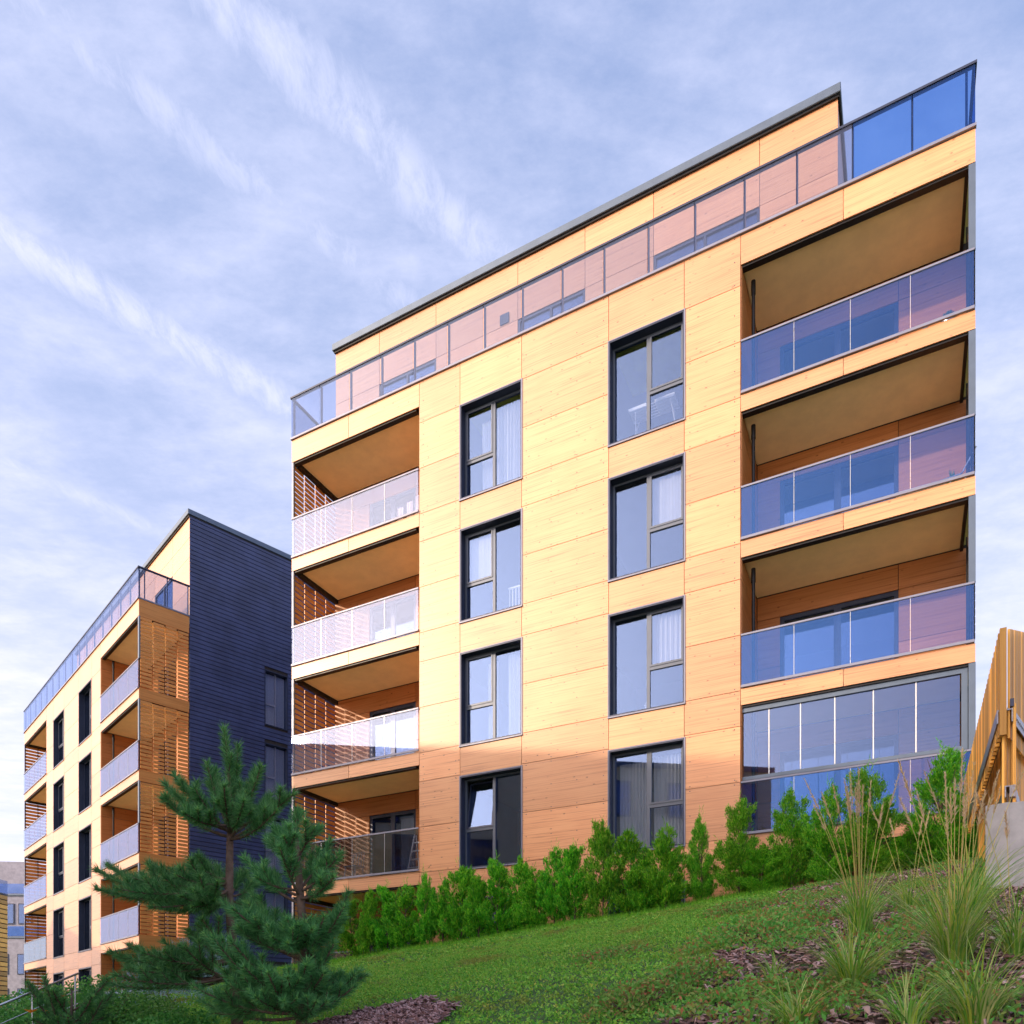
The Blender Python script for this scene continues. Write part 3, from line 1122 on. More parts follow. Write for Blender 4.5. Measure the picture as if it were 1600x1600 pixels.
D = DECKS
curtain(9.16, 9.95, .40, D[4], D[4] + 2.1, 'white sheer curtain in right pane of top left-column window')
curtain(9.97, 10.40, .42, D[4], D[4] + 1.9, 'narrow white curtain edge in left sash of top left-column window')
curtain(9.18, 9.66, .40, D[2], D[2] + 2.05, 'white curtain drawn to the right in left-column window two floors above the hedge')
curtain(9.97, 10.22, .42, D[2], D[2] + 1.95, 'thin strip of curtain beside the mullion in left-column window two floors above hedge')
curtain(10.0, 10.72, .33, D[3] + .98, D[3] + 2.08, 'pale roller blind over upper left sash of left-column window on second highest floor', BLIND, .004, 3, 'blinds in the main block windows', 'blind', 'blind')
curtain(5.34, 6.06, .33, D[3] + .90, D[3] + 2.10, 'light grey blind closing upper right sash of right-column window', BLIND, .004, 3, 'blinds in the main block windows', 'blind', 'blind')
curtain(5.34, 6.06, .33, D[2] + .90, D[2] + 2.10, 'crumpled lilac blind in upper right sash above the lowest full window', BLIND, .02, 7, 'blinds in the main block windows', 'blind', 'blind')
curtain(5.34, 6.05, .42, D[1], D[1] + 2.0, 'white curtain in right half of lowest right-column window above the hedge')
curtain(6.15, 6.85, .44, D[1], D[1] + 1.95, 'sheer curtain in tall left pane of lowest right-column window')
curtain(13.4, 14.0, 2.1, D[1] + .1, D[1] + 2.0, 'white curtain behind balcony door of lowest left balcony')
curtain(13.4, 14.5, 2.1, D[2] + .1, D[2] + 2.0, 'white curtain behind glass door of balcony beside the slatted screen')
for (t0, t1, k, lab) in ((9.2, 10.7, 4, 'lime green painted ceiling strip in top left-column window'), (5.35, 6.9, 4, 'lime green painted ceiling strip in top right-column window')):
    pass

# drying rack seen through the top right-column window
r = child_at('drying_rack', MAIN, 6.1, .62, D[4] - .03, 'white folding clothes drying rack behind top right-column window', 'drying rack')
mb = MB()
for sx in (-.5, .5):
    mb.tube((sx, -.22, 0), (sx * .8, .16, .85), .012, n=6)
    mb.tube((sx, .22, 0), (sx * .8, -.16, .85), .012, n=6)
mb.tube((-.5, -.22, .02), (.5, -.22, .02), .012, n=6)
mb.tube((-.5, .22, .02), (.5, .22, .02), .012, n=6)
mb.build('frame', WHITE, r)
mb = MB()
for i in range(6):
    y = -.2 + .08 * i
    mb.tube((-.5, y, .86), (.5, y, .86), .006, n=5)
mb.build('rail', WHITE, r)
mb = MB()
mb.box(-.55, -.14, -.2, .2, .87, .93)
mb.box(.05, .5, -.2, .2, .87, .93)
mb.build('linen', WHITE, r)


def pot_plant(b, t, s, z, label, ph, pr, fh, fr, mat, name='potted_plant', n=160):
    r = child_at(name, b, t, s, z, label, 'potted plant', 'potted plants on the balconies')
    mb = MB()
    mb.lathe([(0, 0), (pr * .75, 0), (pr, ph), (pr * .9, ph), (pr * .88, ph * .9), (0, ph * .88)], n=14)
    mb.build('pot', POT, r, smooth=False)
    V = []; F = []
    rr = random.Random(int(t * 100))
    for i in range(n):
        an = rr.uniform(0, 6.283); el = rr.uniform(.2, 1.5)
        d = Vector((math.cos(an) * math.cos(el), math.sin(an) * math.cos(el), math.sin(el)))
        L = rr.uniform(.6, 1)
        base = Vector((0, 0, ph * .9)) + d * fr * .2
        tip = Vector((d.x * fr, d.y * fr, ph * .9 + d.z * fh)) * 1
        tip = base + (tip - base) * L
        sd = d.cross(Vector((0, 0, 1))).normalized() * .012
        k = len(V)
        m = base.lerp(tip, .6)
        V += [tuple(base), tuple(m + sd), tuple(tip), tuple(m - sd)]
        F.append((k, k + 1, k + 2, k + 3))
    me = bpy.data.meshes.new('foliage')
    me.from_pydata(V, [], F)
    me.materials.append(mat)
    o = bpy.data.objects.new('foliage', me)
    C.objects.link(o)
    o.parent = r
    return r


pot_plant(MAIN, .42, .25, D[4] - .03, 'round green plant in a silver pot at right end of top balcony', .17, .12, .18, .17, SHRUB, n=320)
pot_plant(MAIN, 3.78, .25, D[4] - .03, 'dried pale plant in small white pot at left end of top right balcony', .12, .06, .22, .12, PLUME, n=60)
pot_plant(MAIN, .35, .45, D[3] - .03, 'spiky dark plant in silver pot on the second highest right balcony', .14, .10, .45, .15, SHRUB, n=60)

# silvery ball lamp on the top right balcony
r = child_at('ball_lantern', MAIN, .80, .22, D[4] - .03, 'small silver ball lantern left of the round potted plant', 'lantern')
mb = MB()
pr = [(0.001, 0)] + [(.085 * math.sin(a), .085 - .085 * math.cos(a)) for a in np.linspace(.2, 3.0, 10)] + [(.001, .17)]
mb.lathe(pr, n=18)
mb.build('ball', POT, r, smooth=True)
mb = MB()
mb.lathe([(.088, .078), (.092, .082), (.092, .090), (.088, .094)], n=18)
mb.build('ring', FRAME, r)

# silver sun lounger cover / folded furniture on second highest right balcony
r = child_at('folding_lounger', MAIN, .95, .55, D[3] - .03, 'silver folding lounger lying on the second highest right balcony', 'lounger')
mb = MB()
for sy in (-.22, .22):
    mb.tube((.75, sy, .30), (-.35, sy, .22), .014, n=6)
    mb.tube((.75, sy, .30), (.98, sy, .72), .014, n=6)
    mb.tube((.55, sy, .28), (.62, sy, 0), .012, n=6)
    mb.tube((-.25, sy, .22), (-.30, sy, 0), .012, n=6)
mb.build('frame', SILVER, r)
mb = MB()
mb.box(-.34, .75, -.2, .2, .27, .30)
mb.build('seat', WHITE, r)

# linen hanging behind the top left balcony glass
for j, (tt, hh, lab) in enumerate(((12.9, .55, 'leftmost pale towel hanging behind top left balcony glass'), (12.62, .62, 'middle pale towel hanging behind top left balcony glass'),
                                   (12.34, .70, 'rightmost and longest towel hanging behind top left balcony glass'))):
    o = curtain(tt - .09, tt + .09, .5, D[4] + .12, D[4] + .12 + hh, lab, CURTAIN, .012, 2, 'towels on the top left balcony', 'towel', 'towel')

# stepladder on the lowest left balcony, drying rack lines on the glazed one
r = child_at('step_ladder', MAIN, 12.5, .8, D[1] - .03, 'white step ladder standing on lowest left balcony behind glass', 'ladder')
for s_, nm in ((-1, 'front_frame'), (1, 'rear_frame')):
    mb = MB()
    for sx in (-.2, .2):
        mb.tube((sx, s_ * .32, 0), (sx * .7, s_ * .03, 1.15), .018, n=6)
    for i in range(1, 5 if s_ < 0 else 2):
        f = i / 5
        mb.box(-.2 * (1 - .3 * f), .2 * (1 - .3 * f), s_ * .32 * (1 - f) - .04, s_ * .32 * (1 - f) + .04, 1.15 * f - .012, 1.15 * f + .012)
    mb.build(nm, WHITE, r)
r = child_at('bar_chair', MAIN, 14.6, .7, D[1] - .03, 'thin silver wire chair against the slats of lowest left balcony', 'chair')
mb = MB()
for sx in (-.2, .2):
    for sy in (-.2, .2):
        mb.tube((sx, sy, 0), (sx * .8, sy * .8, .45), .012, n=6)
mb.build('leg_frame', SILVER, r)
mb = MB(); mb.box(-.2, .2, -.2, .2, .45, .475); mb.build('seat', SILVER, r)
mb = MB()
for i in range(5):
    mb.tube((-.18 + .09 * i, .18, .47), (-.18 + .09 * i, .22, .9), .007, n=5)
mb.tube((-.19, .22, .9), (.19, .22, .9), .01, n=6)
mb.build('backrest', SILVER, r)
r = child_at('toy_rail', MAIN, 9.45, .5, D[3] - .03, 'white slatted cot rail behind second highest left-column window', 'cot')
mb = MB()
for i in range(7):
    mb.box(-.25 + i * .085, -.23 + i * .085, 0, .02, .0, .72)
mb.box(-.27, .32, -.01, .03, .70, .74); mb.box(-.27, .32, -.01, .03, .08, .11)
mb.build('rail_frame', WHITE, r)
r = child_at('flower_pot', MAIN, 6.2, .42, D[2] - .03, 'pink and white flowers at foot of the second lowest right-column window', 'flowers')
mb = MB(); mb.lathe([(0, 0), (.05, 0), (.065, .1), (0, .095)], n=12); mb.build('pot', WHITE, r)
mb = MB()
for i in range(7):
    a = i * .9
    cx, cy, cz = .05 * math.cos(a), .05 * math.sin(a), .15 + .03 * (i % 3)
    mb.lathe([(0.001, cz), (.03, cz + .015), (.03, cz + .03), (.001, cz + .045)], cx, cy, 7)
mb.build('blossom', WHITE, r)

# lime ceilings in the top windows belong to the rooms
for (a, c, nm) in ((9.15, 10.75, 'ceiling_panel'), (5.3, 6.94, 'ceiling_panel')):
    o = MAIN.part(nm, LIME, [(a, c, .30, 1.6, D[4] + 2.14, D[4] + 2.16)])
    o['label'] = 'lime green ceiling just inside the window'

# ------------------------------------------------------------------ far buildings at left
def far_block(origin, rot, label, name, wl, wd, h, mat, winrows, wincols, rail=True, slatted=False):
    r = empty(name, origin, rot)
    tag(r, label, 'building')
    MB().box(0, wl, 0, wd, -4, h).build('wall', mat, r)
    MB().box(-.1, wl + .1, -.1, wd + .1, h, h + .25).build('roof', COPING, r)
    ww, sp = wincols
    for i in range(int(wl / sp)):
        for z in winrows:
            x0 = .8 + i * sp
            if x0 + ww < wl:
                f = MB().box(x0, x0 + ww, -.05, .0, z, z + 1.7).build('window', FRAME, r)
                MB().box(x0 + .08, x0 + ww * .5 - .03, -.07, -.052, z + .08, z + 1.62).build('pane', G_WIN, f)
                MB().box(x0 + ww * .5 + .03, x0 + ww - .08, -.07, -.052, z + .08, z + 1.62).build('pane', G_WIN, f)
    return r


# slatted ochre block at the very left edge
r = empty('slatted_block', (-48.2, 57.0, 0), 0)
tag(r, 'ochre slatted building cut by the left edge of the picture', 'building')
MB().box(0, 5.6, 0, 8, -2, 10.9).build('wall', CORE, r)
for i in range(60):
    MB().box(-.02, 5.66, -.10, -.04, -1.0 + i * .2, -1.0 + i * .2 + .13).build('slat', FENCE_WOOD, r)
for i in range(30):
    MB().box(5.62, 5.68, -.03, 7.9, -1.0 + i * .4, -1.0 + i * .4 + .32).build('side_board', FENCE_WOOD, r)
MB().box(0, 5.66, -.06, 8, 11.0, 11.1).build('roof_edge', FRAME, r)
MB().box(0, 5.6, -.05, -.04, 11.12, 12.2).build('balustrade_glass', G_TERR, r)
MB().box(5.6, 5.61, -.03, 8, 11.12, 12.2).build('balustrade_glass', G_TERR, r)
MB().box(0, 5.65, -.07, -.02, 12.21, 12.3).build('handrail', FRAME, r)

# grey brick block behind it
r = empty('grey_brick_building', (-58.0, 78.0, 0), 0)
tag(r, 'distant grey brick building between ochre block and left apartment block', 'building')
MB().box(0, 12, 0, 10, -4, 8.9).build('wall', BRICKG, r)
MB().box(0, 12.1, .02, 10, 8.95, 13.2).build('upper_wall', BRICKG, r)
MB().box(0, 12.1, -.12, 10, 8.9, 9.05).build('ledge', COPING, r)
MB().box(0, 12, -.06, -.04, 9.1, 10.1).build('balustrade_glass', G_RAIL, r)
MB().box(0, 12.1, -.12, 10, 13.2, 13.35).build('ledge', COPING, r)
MB().box(0, 12, -.06, -.04, 13.4, 14.4).build('balustrade_glass', G_RAIL, r)
mb = MB(); mb.v = [(0, 1, 13.4), (12, 1, 13.4), (12, 9, 13.4), (0, 9, 13.4), (0, 1, 17.0), (9.0, 1, 16.8), (9.0, 9, 16.8), (0, 9, 17.0), (12, 1, 14.6), (12, 9, 14.6)]
mb.f = [(0, 1, 8, 5, 4), (1, 2, 9, 8), (2, 3, 7, 6, 9), (3, 0, 4, 7), (4, 5, 6, 7), (5, 8, 9, 6)]
mb.build('roof', BRICKG, r)
for x0, z in ((6.2, 10.3), (8.0, 10.3), (4.4, 10.3), (7.9, 5.2), (5.6, 5.2), (7.9, 1.7), (5.6, 1.7), (7.9, -1.8), (5.6, -1.8)):
    f = MB().box(x0, x0 + 1.4, -.05, .0, z, z + 2.1).build('window', FRAME, r)
    MB().box(x0 + .1, x0 + .66, -.07, -.052, z + .1, z + 2.0).build('pane', G_WIN, f)
    MB().box(x0 + .74, x0 + 1.3, -.07, -.052, z + .1, z + 2.0).build('pane', G_WIN, f)

# neighbours across the street on the sun side (they cast the evening shade on the lower floors)
far_block(Vector((-14.9 + .467 * 14, 9.0 - .884 * 14, 0)), math.atan2(.884, -.467), 'plain rendered apartment house across the garden on the sunny side',
          'neighbour_house', 22.6, 11, 12.35, PLASTER, (1, 4, 7, 10), (1.4, 3.2))
far_block(Vector((-35.3, 13.0, 0)), math.atan2(1, .04), 'low rendered house beyond the left apartment block', 'neighbour_house', 19, 11, 9.5, PLASTER, (1, 4, 7), (1.4, 3.2))

# ------------------------------------------------------------------ slatted screen and concrete wall at right
FC = Vector((5.17, 8.0, 0))
fr = empty('slatted_stair_screen', FC, 0)
tag(fr, 'tall vertical slat timber screen with steel beams at right edge', 'screen')
ang = math.atan2(MN.y, MN.x)
left = Matrix.Rotation(ang, 4, 'Z')
d2 = Vector((.68, .733, 0)).normalized()
right = Matrix.Rotation(math.atan2(d2.y, d2.x), 4, 'Z')


def fpart(name, mat, M, boxes, bevel=0):
    mb = MB()
    for bx in boxes: mb.box(*bx)
    o = mb.build(name, mat, fr, bevel=bevel)
    o.data.transform(M)
    return o


nsl = 38
for i in range(nsl):
    x = .02 + i * .148
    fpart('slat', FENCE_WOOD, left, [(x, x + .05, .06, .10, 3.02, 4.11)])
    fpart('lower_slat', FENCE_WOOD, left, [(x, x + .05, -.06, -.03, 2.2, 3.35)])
for i in range(30):
    x = .02 + i * .078
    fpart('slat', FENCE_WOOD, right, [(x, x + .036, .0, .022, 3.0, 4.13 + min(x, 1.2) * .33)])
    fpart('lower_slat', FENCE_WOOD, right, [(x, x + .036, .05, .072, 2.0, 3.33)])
fpart('steel_beam', GALV, left, [(.0, 5.7, .10, .112, 3.16, 3.30), (.0, 5.7, .0, .10, 3.285, 3.30)])
fpart('steel_beam', GALV, left, [(.0, 2.4, .03, .042, 2.38, 2.50), (.0, 2.4, -.04, .03, 2.488, 2.50)])
fpart('steel_beam', GALV, right, [(.0, 2.0, -.03, -.018, 3.16, 3.30), (.0, 2.0, -.018, -.002, 3.285, 3.30)])
mb = MB()
mb.v = [(0, -.05, 2.38), (1.9, -.05, 1.5), (1.9, .0, 1.5), (0, .0, 2.38), (0, -.05, 2.50), (1.9, -.05, 1.62), (1.9, .0, 1.62), (0, .0, 2.50)]
mb.f = [(0, 3, 2, 1), (4, 5, 6, 7), (0, 1, 5, 4), (1, 2, 6, 5), (2, 3, 7, 6), (3, 0, 4, 7)]
o = mb.build('steel_beam', GALV, fr); o.data.transform(right)
mb = MB()
for i in range(26):
    mb.tube((.05 + .075 * i, -.042, 3.23), (.05 + .075 * i, -.028, 3.23), .012, n=6)
o = mb.build('bolt_row', SILVER, fr); o.data.transform(right)
fpart('backing_frame', FRAME, left, [(.0, 5.7, -.20, -.16, 2.2, 2.3), (.0, 5.7, -.04, -.005, 3.32, 3.40)])
# corner post
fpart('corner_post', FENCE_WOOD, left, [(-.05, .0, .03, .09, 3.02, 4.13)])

cw = empty('concrete_wall', FC, 0)
tag(cw, 'pale cast concrete retaining wall under the slatted screen', 'wall')
mb = MB()
V = [(0, 0), (3.0, 0), (3.0, .25), (.25, .25)]
# left limb with a dark opening, top falls away from the corner
mb.v = [(0, -.20, .4), (2.6, -.20, .4), (2.6, 0, .4), (0, 0, .4), (0, -.20, 2.32), (2.6, -.20, 2.05), (2.6, 0, 2.05), (0, 0, 2.32)]
mb.f = [(0, 3, 2, 1), (4, 5, 6, 7), (0, 1, 5, 4), (1, 2, 6, 5), (2, 3, 7, 6), (3, 0, 4, 7)]
o = mb.build('wall_limb', CONC, cw); o.data.transform(left)
mb = MB().box(.45, 2.2, .0, .008, 1.35, 1.95)
o = mb.build('opening', CORE, cw); o.data.transform(left)
mb = MB()
mb.v = [(.0, .0, .2), (2.4, .0, .2), (2.4, .22, .2), (.0, .22, .2), (.0, .0, 2.33), (2.4, .0, 1.35), (2.4, .22, 1.35), (.0, .22, 2.33)]
mb.f = [(0, 3, 2, 1), (4, 5, 6, 7), (0, 1, 5, 4), (1, 2, 6, 5), (2, 3, 7, 6), (3, 0, 4, 7)]
o = mb.build('wall_limb', CONC, cw)
o.data.transform(Matrix.Translation((.004, .002, 0)) @ right)

# ------------------------------------------------------------------ foliage tools (numpy)
def perp_frame(d):
    up = np.tile(np.array([[0., 0., 1.]]), (len(d), 1))
    bad = np.abs(d[:, 2]) > .95
    up[bad] = (1, 0, 0)
    a = np.cross(up, d); a /= np.linalg.norm(a, axis=1, keepdims=True)
    c = np.cross(d, a)
    return a, c


def blades(base, tip, width, r):
    """one triangle per needle / leaf"""
    d = tip - base
    L = np.linalg.norm(d, axis=1, keepdims=True)
    dn = d / np.maximum(L, 1e-6)
    a, c = perp_frame(dn)
    th = r.uniform(0, math.pi, (len(base), 1))
    sd = a * np.cos(th) + c * np.sin(th)
    w = np.asarray(width).reshape(-1, 1) * .5
    V = np.stack([base - sd * w, base + sd * w, tip], 1).reshape(-1, 3)
    F = np.arange(len(V)).reshape(-1, 3)
    return V, F


def leaf_quads(cen, n, ln, wd, r, dirs=None):
    """diamond leaf: centre, normal-ish random"""
    if dirs is None:
        dirs = r.normal(size=(len(cen), 3)); dirs /= np.linalg.norm(dirs, axis=1, keepdims=True)
    a, c = perp_frame(dirs)
    th = r.uniform(0, math.pi, (len(cen), 1))
    sd = a * np.cos(th) + c * np.sin(th)
    ln = np.asarray(ln).reshape(-1, 1) if np.ndim(ln) else ln
    wd = np.asarray(wd).reshape(-1, 1) if np.ndim(wd) else wd
    p0 = cen - dirs * ln * .5
    p2 = cen + dirs * ln * .5
    m = cen + dirs * ln * .05
    V = np.stack([p0, m + sd * wd * .5, p2, m - sd * wd * .5], 1).reshape(-1, 3)
    F = np.arange(len(V)).reshape(-1, 4)
    return V, F


def bez(p0, p1, bend, n):
    """branch that leaves p0 flat and turns up to p1"""
    m = p0.lerp(p1, .5) + bend
    out = []
    for i in range(n + 1):
        u = i / n
        out.append(p0 * (1 - u) ** 2 + m * 2 * u * (1 - u) + p1 * u * u)
    return out


class Pine:
    def __init__(s, name, base, label, seed):
        s.root = empty(name, base)
        tag(s.root, label, 'pine tree', 'young pines in the garden')
        s.base = base
        s.r = np.random.default_rng(seed)
        s.nb = []; s.nt = []; s.bb = []; s.bt = []
        s.wood = MB()

    def needles(s, pts, f0, dens, ln, ang=54, taper=True):
        pts = [np.array(p) for p in pts]
        seg = [np.linalg.norm(pts[i + 1] - pts[i]) for i in range(len(pts) - 1)]
        L = sum(seg)
        n = int(L * (1 - f0) * dens * .50)
        ln = ln * 1.0
        if n < 5: return
        u = f0 + (1 - f0) * s.r.uniform(0, 1, n) ** .8
        cum = np.concatenate([[0], np.cumsum(seg)]) / L
        P_ = np.array(pts)
        base = np.stack([np.interp(u, cum, P_[:, i]) for i in range(3)], 1)
        idx = np.clip(np.searchsorted(cum, u) - 1, 0, len(seg) - 1)
        d = np.array([(pts[i + 1] - pts[i]) / seg[i] for i in range(len(seg))])[idx]
        a, c = perp_frame(d)
        ph = s.r.uniform(0, 2 * math.pi, (n, 1))
        an = np.radians(s.r.normal(ang, 9, (n, 1)))
        an = an * (1 - .25 * (u.reshape(-1, 1) > .95))
        dr = d * np.cos(an) + (a * np.cos(ph) + c * np.sin(ph)) * np.sin(an)
        dr[:, 2] += .10
        ll = ln * s.r.uniform(.75, 1.15, (n, 1))
        tip = base + dr * ll
        tip[:, 2] -= .0
        s.nb.append(base); s.nt.append(tip)
        # pale bud at the very tip
        nb = 60
        e = P_[-1]; dd = d[np.argmax(u)]
        a, c = perp_frame(np.tile(dd, (nb, 1)))
        ph = s.r.uniform(0, 2 * math.pi, (nb, 1)); an = np.radians(s.r.uniform(4, 60, (nb, 1)))
        dr = dd * np.cos(an) + (a * np.cos(ph) + c * np.sin(ph)) * np.sin(an)
        bs = np.tile(e, (nb, 1)) - dd * s.r.uniform(0, .05, (nb, 1))
        s.bb.append(bs); s.bt.append(bs + dr * s.r.uniform(.03, .06, (nb, 1)))

    def branch(s, p0, p1, r0=.016, side=4, f0=.3, dens=1500, ln=.105, bend=None, sidelen=.3):
        if bend is None:
            L = (p1 - p0).length
            bend = Vector((0, 0, -.16 * L))
        pts = bez(p0, p1, bend, 8)
        s.wood.path(pts, r0, .010, 6)
        s.needles(pts, f0, dens, ln)
        L = (p1 - p0).length
        for i in range(max(1, int(side * .75))):
            u = .35 + .6 * (i + s.r.uniform(.2, .8)) / max(1, side)
            j = min(7, int(u * 8))
            q = pts[j].lerp(pts[j + 1], u * 8 - j)
            d = (pts[j + 1] - pts[j]).normalized()
            v = Vector(s.r.normal(size=3)); v = (v - d * v.dot(d)).normalized(); v.z = abs(v.z)
            sl = sidelen * (1.1 - .6 * u) * s.r.uniform(.7, 1.2)
            e = q + (d * .75 + v * .6 + Vector((0, 0, .28))).normalized() * sl
            sp = bez(q, e, Vector((0, 0, -.03)), 4)
            s.wood.path(sp, .011, .008, 5)
            s.needles(sp, .12, dens, ln)

    def finish(s):
        off = np.array(s.base)
        nb = np.concatenate(s.nb); nt = np.concatenate(s.nt)
        V, F = blades(nb, nt, .0085, s.r)
        o = np_mesh('needles', V - off, F, NEEDLE, s.root)
        V, F = blades(np.concatenate(s.bb), np.concatenate(s.bt), .011, s.r)
        o2 = np_mesh('new_shoots', V - off, F, BUD, s.root)
        o3 = s.wood.build('trunk', BARK, s.root, smooth=True)
        o3.data.transform(Matrix.Translation(-Vector(s.base)))
        print('pine needles', len(nb))


def zc(x, y):     # coordinates read off the enlarged crop [100,1120,600,1600] at 3.2x
    return 100 + x / 3.2, 1120 + y / 3.2


rr = random.Random(11)
# pine A: tall one with an umbrella of shoots on top
YA = 9.0
pa0 = P3(372, 1600, YA); pa0 = Vector((pa0.x, YA, float(G(pa0.x, YA))))
A = Pine('pine_tree', pa0, 'tall young pine with umbrella top in front of dark boarded wall', 5)
whorl = P3(*zc(830, 590), YA)
leader = P3(*zc(800, 60), YA + .1)
A.wood.path([pa0 - Vector((0, 0, .1)), P3(365, 1500, YA), P3(*zc(825, 900), YA), whorl], .075, .04, 8)
A.branch(whorl, leader, .035, 4, .15, 1900, .11, Vector((0.05, 0, 0)), .28)
for (x, y, dy) in ((870, 145, .25), (715, 235, -.2), (770, 290, .5), (655, 360, -.5), (550, 290, .0), (500, 330, .35), (492, 410, -.25), (800, 345, -.8), (848, 345, .7),
                   (960, 260, .1), (985, 250, -.35), (1035, 390, .5), (1105, 400, .15), (1150, 385, -.3), (900, 420, -.9), (1060, 470, -.6), (600, 480, -.7)):
    A.branch(whorl + Vector((0, 0, rr.uniform(-.06, .12))), P3(*zc(x, y), YA + dy), .02, 4, .25, 1700, .11)
low = P3(*zc(822, 900), YA)
for (x, y, dy) in ((160, 765, .2), (165, 860, -.3), (215, 740, .7), (270, 860, -.6), (350, 900, .4), (430, 735, .1), (330, 800, -.1), (560, 790, -.5), (620, 745, .5), (690, 760, -.2),
                   (765, 745, .6), (430, 950, -.4), (520, 960, .3), (640, 950, -.6), (700, 990, .2), (560, 880, .8), (490, 830, .3), (650, 870, -.9)):
    st = P3(*zc(822, 870 + rr.uniform(-60, 60)), YA)
    A.branch(st, P3(*zc(x, y), YA + dy), .018, 5, .22, 1700, .11, sidelen=.34)
for (x, y, dy) in ((885, 770, .5), (965, 835, .3), (930, 920, .8)):
    A.branch(low, P3(*zc(x, y), YA + dy), .016, 3, .3, 1600, .11)
# lower left limbs
for (x, y, dy) in ((225, 1175, .2), (325, 1140, .6), (500, 1125, -.2), (560, 1190, .4), (200, 1330, .0), (310, 1260, -.4), (420, 1295, .5), (620, 1080, .2), (690, 1010, -.5), (280, 1210, .7), (470, 1230, .1), (250, 1290, -.7),
                   (400, 1180, -.5), (600, 1150, -.7), (520, 1330, .4)):
    st = P3(*zc(845, 1240 + rr.uniform(-80, 80)), YA)
    A.branch(st, P3(*zc(x, y), YA + dy), .018, 5, .35, 1500, .11, sidelen=.34)
A.finish()

YB = 7.6
pb0 = P3(470, 1600, YB); pb0 = Vector((pb0.x, YB, float(G(pb0.x, YB))))
B = Pine('pine_tree', pb0, 'bushy pine in front, nearest the left balconies of main block', 9)
B.wood.path([pb0 - Vector((0, 0, .1)), P3(*zc(1195, 1250), YB), P3(*zc(1190, 1000), YB), P3(*zc(1170, 740), YB), P3(*zc(1162, 620), YB)], .06, .025, 8)
B.branch(P3(*zc(1162, 640), YB), P3(*zc(1160, 468), YB), .02, 3, .1, 1900, .1, Vector((0, 0, 0)), .2)
for (x, y, dy) in ((1058, 560, .1), (1250, 560, -.1), (1010, 610, .4), (1100, 600, -.4), (1210, 640, .4)):
    B.branch(P3(*zc(1165, 700), YB), P3(*zc(x, y), YB + dy), .014, 3, .2, 1800, .1)
for (x, y, dy) in ((1330, 620, .1), (1380, 685, -.2), (900, 705, .2), (1080, 650, -.4), (1290, 720, .5), (1000, 760, .5), (960, 800, -.3), (1350, 800, -.5)):
    B.branch(P3(*zc(1180, 900 + rr.uniform(-40, 40)), YB), P3(*zc(x, y), YB + dy), .016, 5, .25, 1700, .1, sidelen=.26)
for (x, y, dy) in ((800, 930, .3), (845, 960, -.3), (908, 930, .1), (940, 890, .5), (1420, 880, .1), (1400, 950, -.3), (1160, 1040, -.6), (1040, 1100, -.5), (1115, 1130, -.7), (950, 1040, -.2), (1300, 1000, -.4),
                   (1240, 1060, -.6), (860, 1060, .1), (1370, 1060, .3)):
    B.branch(P3(*zc(1190, 1180 + rr.uniform(-60, 60)), YB), P3(*zc(x, y), YB + dy), .016, 6, .25, 1700, .1, sidelen=.28)
for (x, y, dy) in ((700, 1085, .2), (742, 1100, -.2), (830, 1115, -.4), (770, 1250, .1), (1210, 1240, -.7), (1350, 1130, -.2), (1395, 1300, .2), (1510, 1290, .1), (680, 1420, .2), (650, 1350, -.2), (900, 1250, -.6),
                   (1020, 1280, -.8), (1120, 1300, -.8), (1300, 1280, -.5), (1450, 1350, -.1), (960, 1400, -.7), (1100, 1420, -.8), (1260, 1420, -.7), (820, 1340, -.3), (740, 1480, .0), (1360, 1420, -.2), (870, 1180, .4), (1280, 1170, .2)):
    B.branch(P3(*zc(1160, 1450 + rr.uniform(-80, 60)), YB), P3(*zc(x, y), YB + dy), .018, 6, .25, 1500, .1, sidelen=.3)
B.finish()

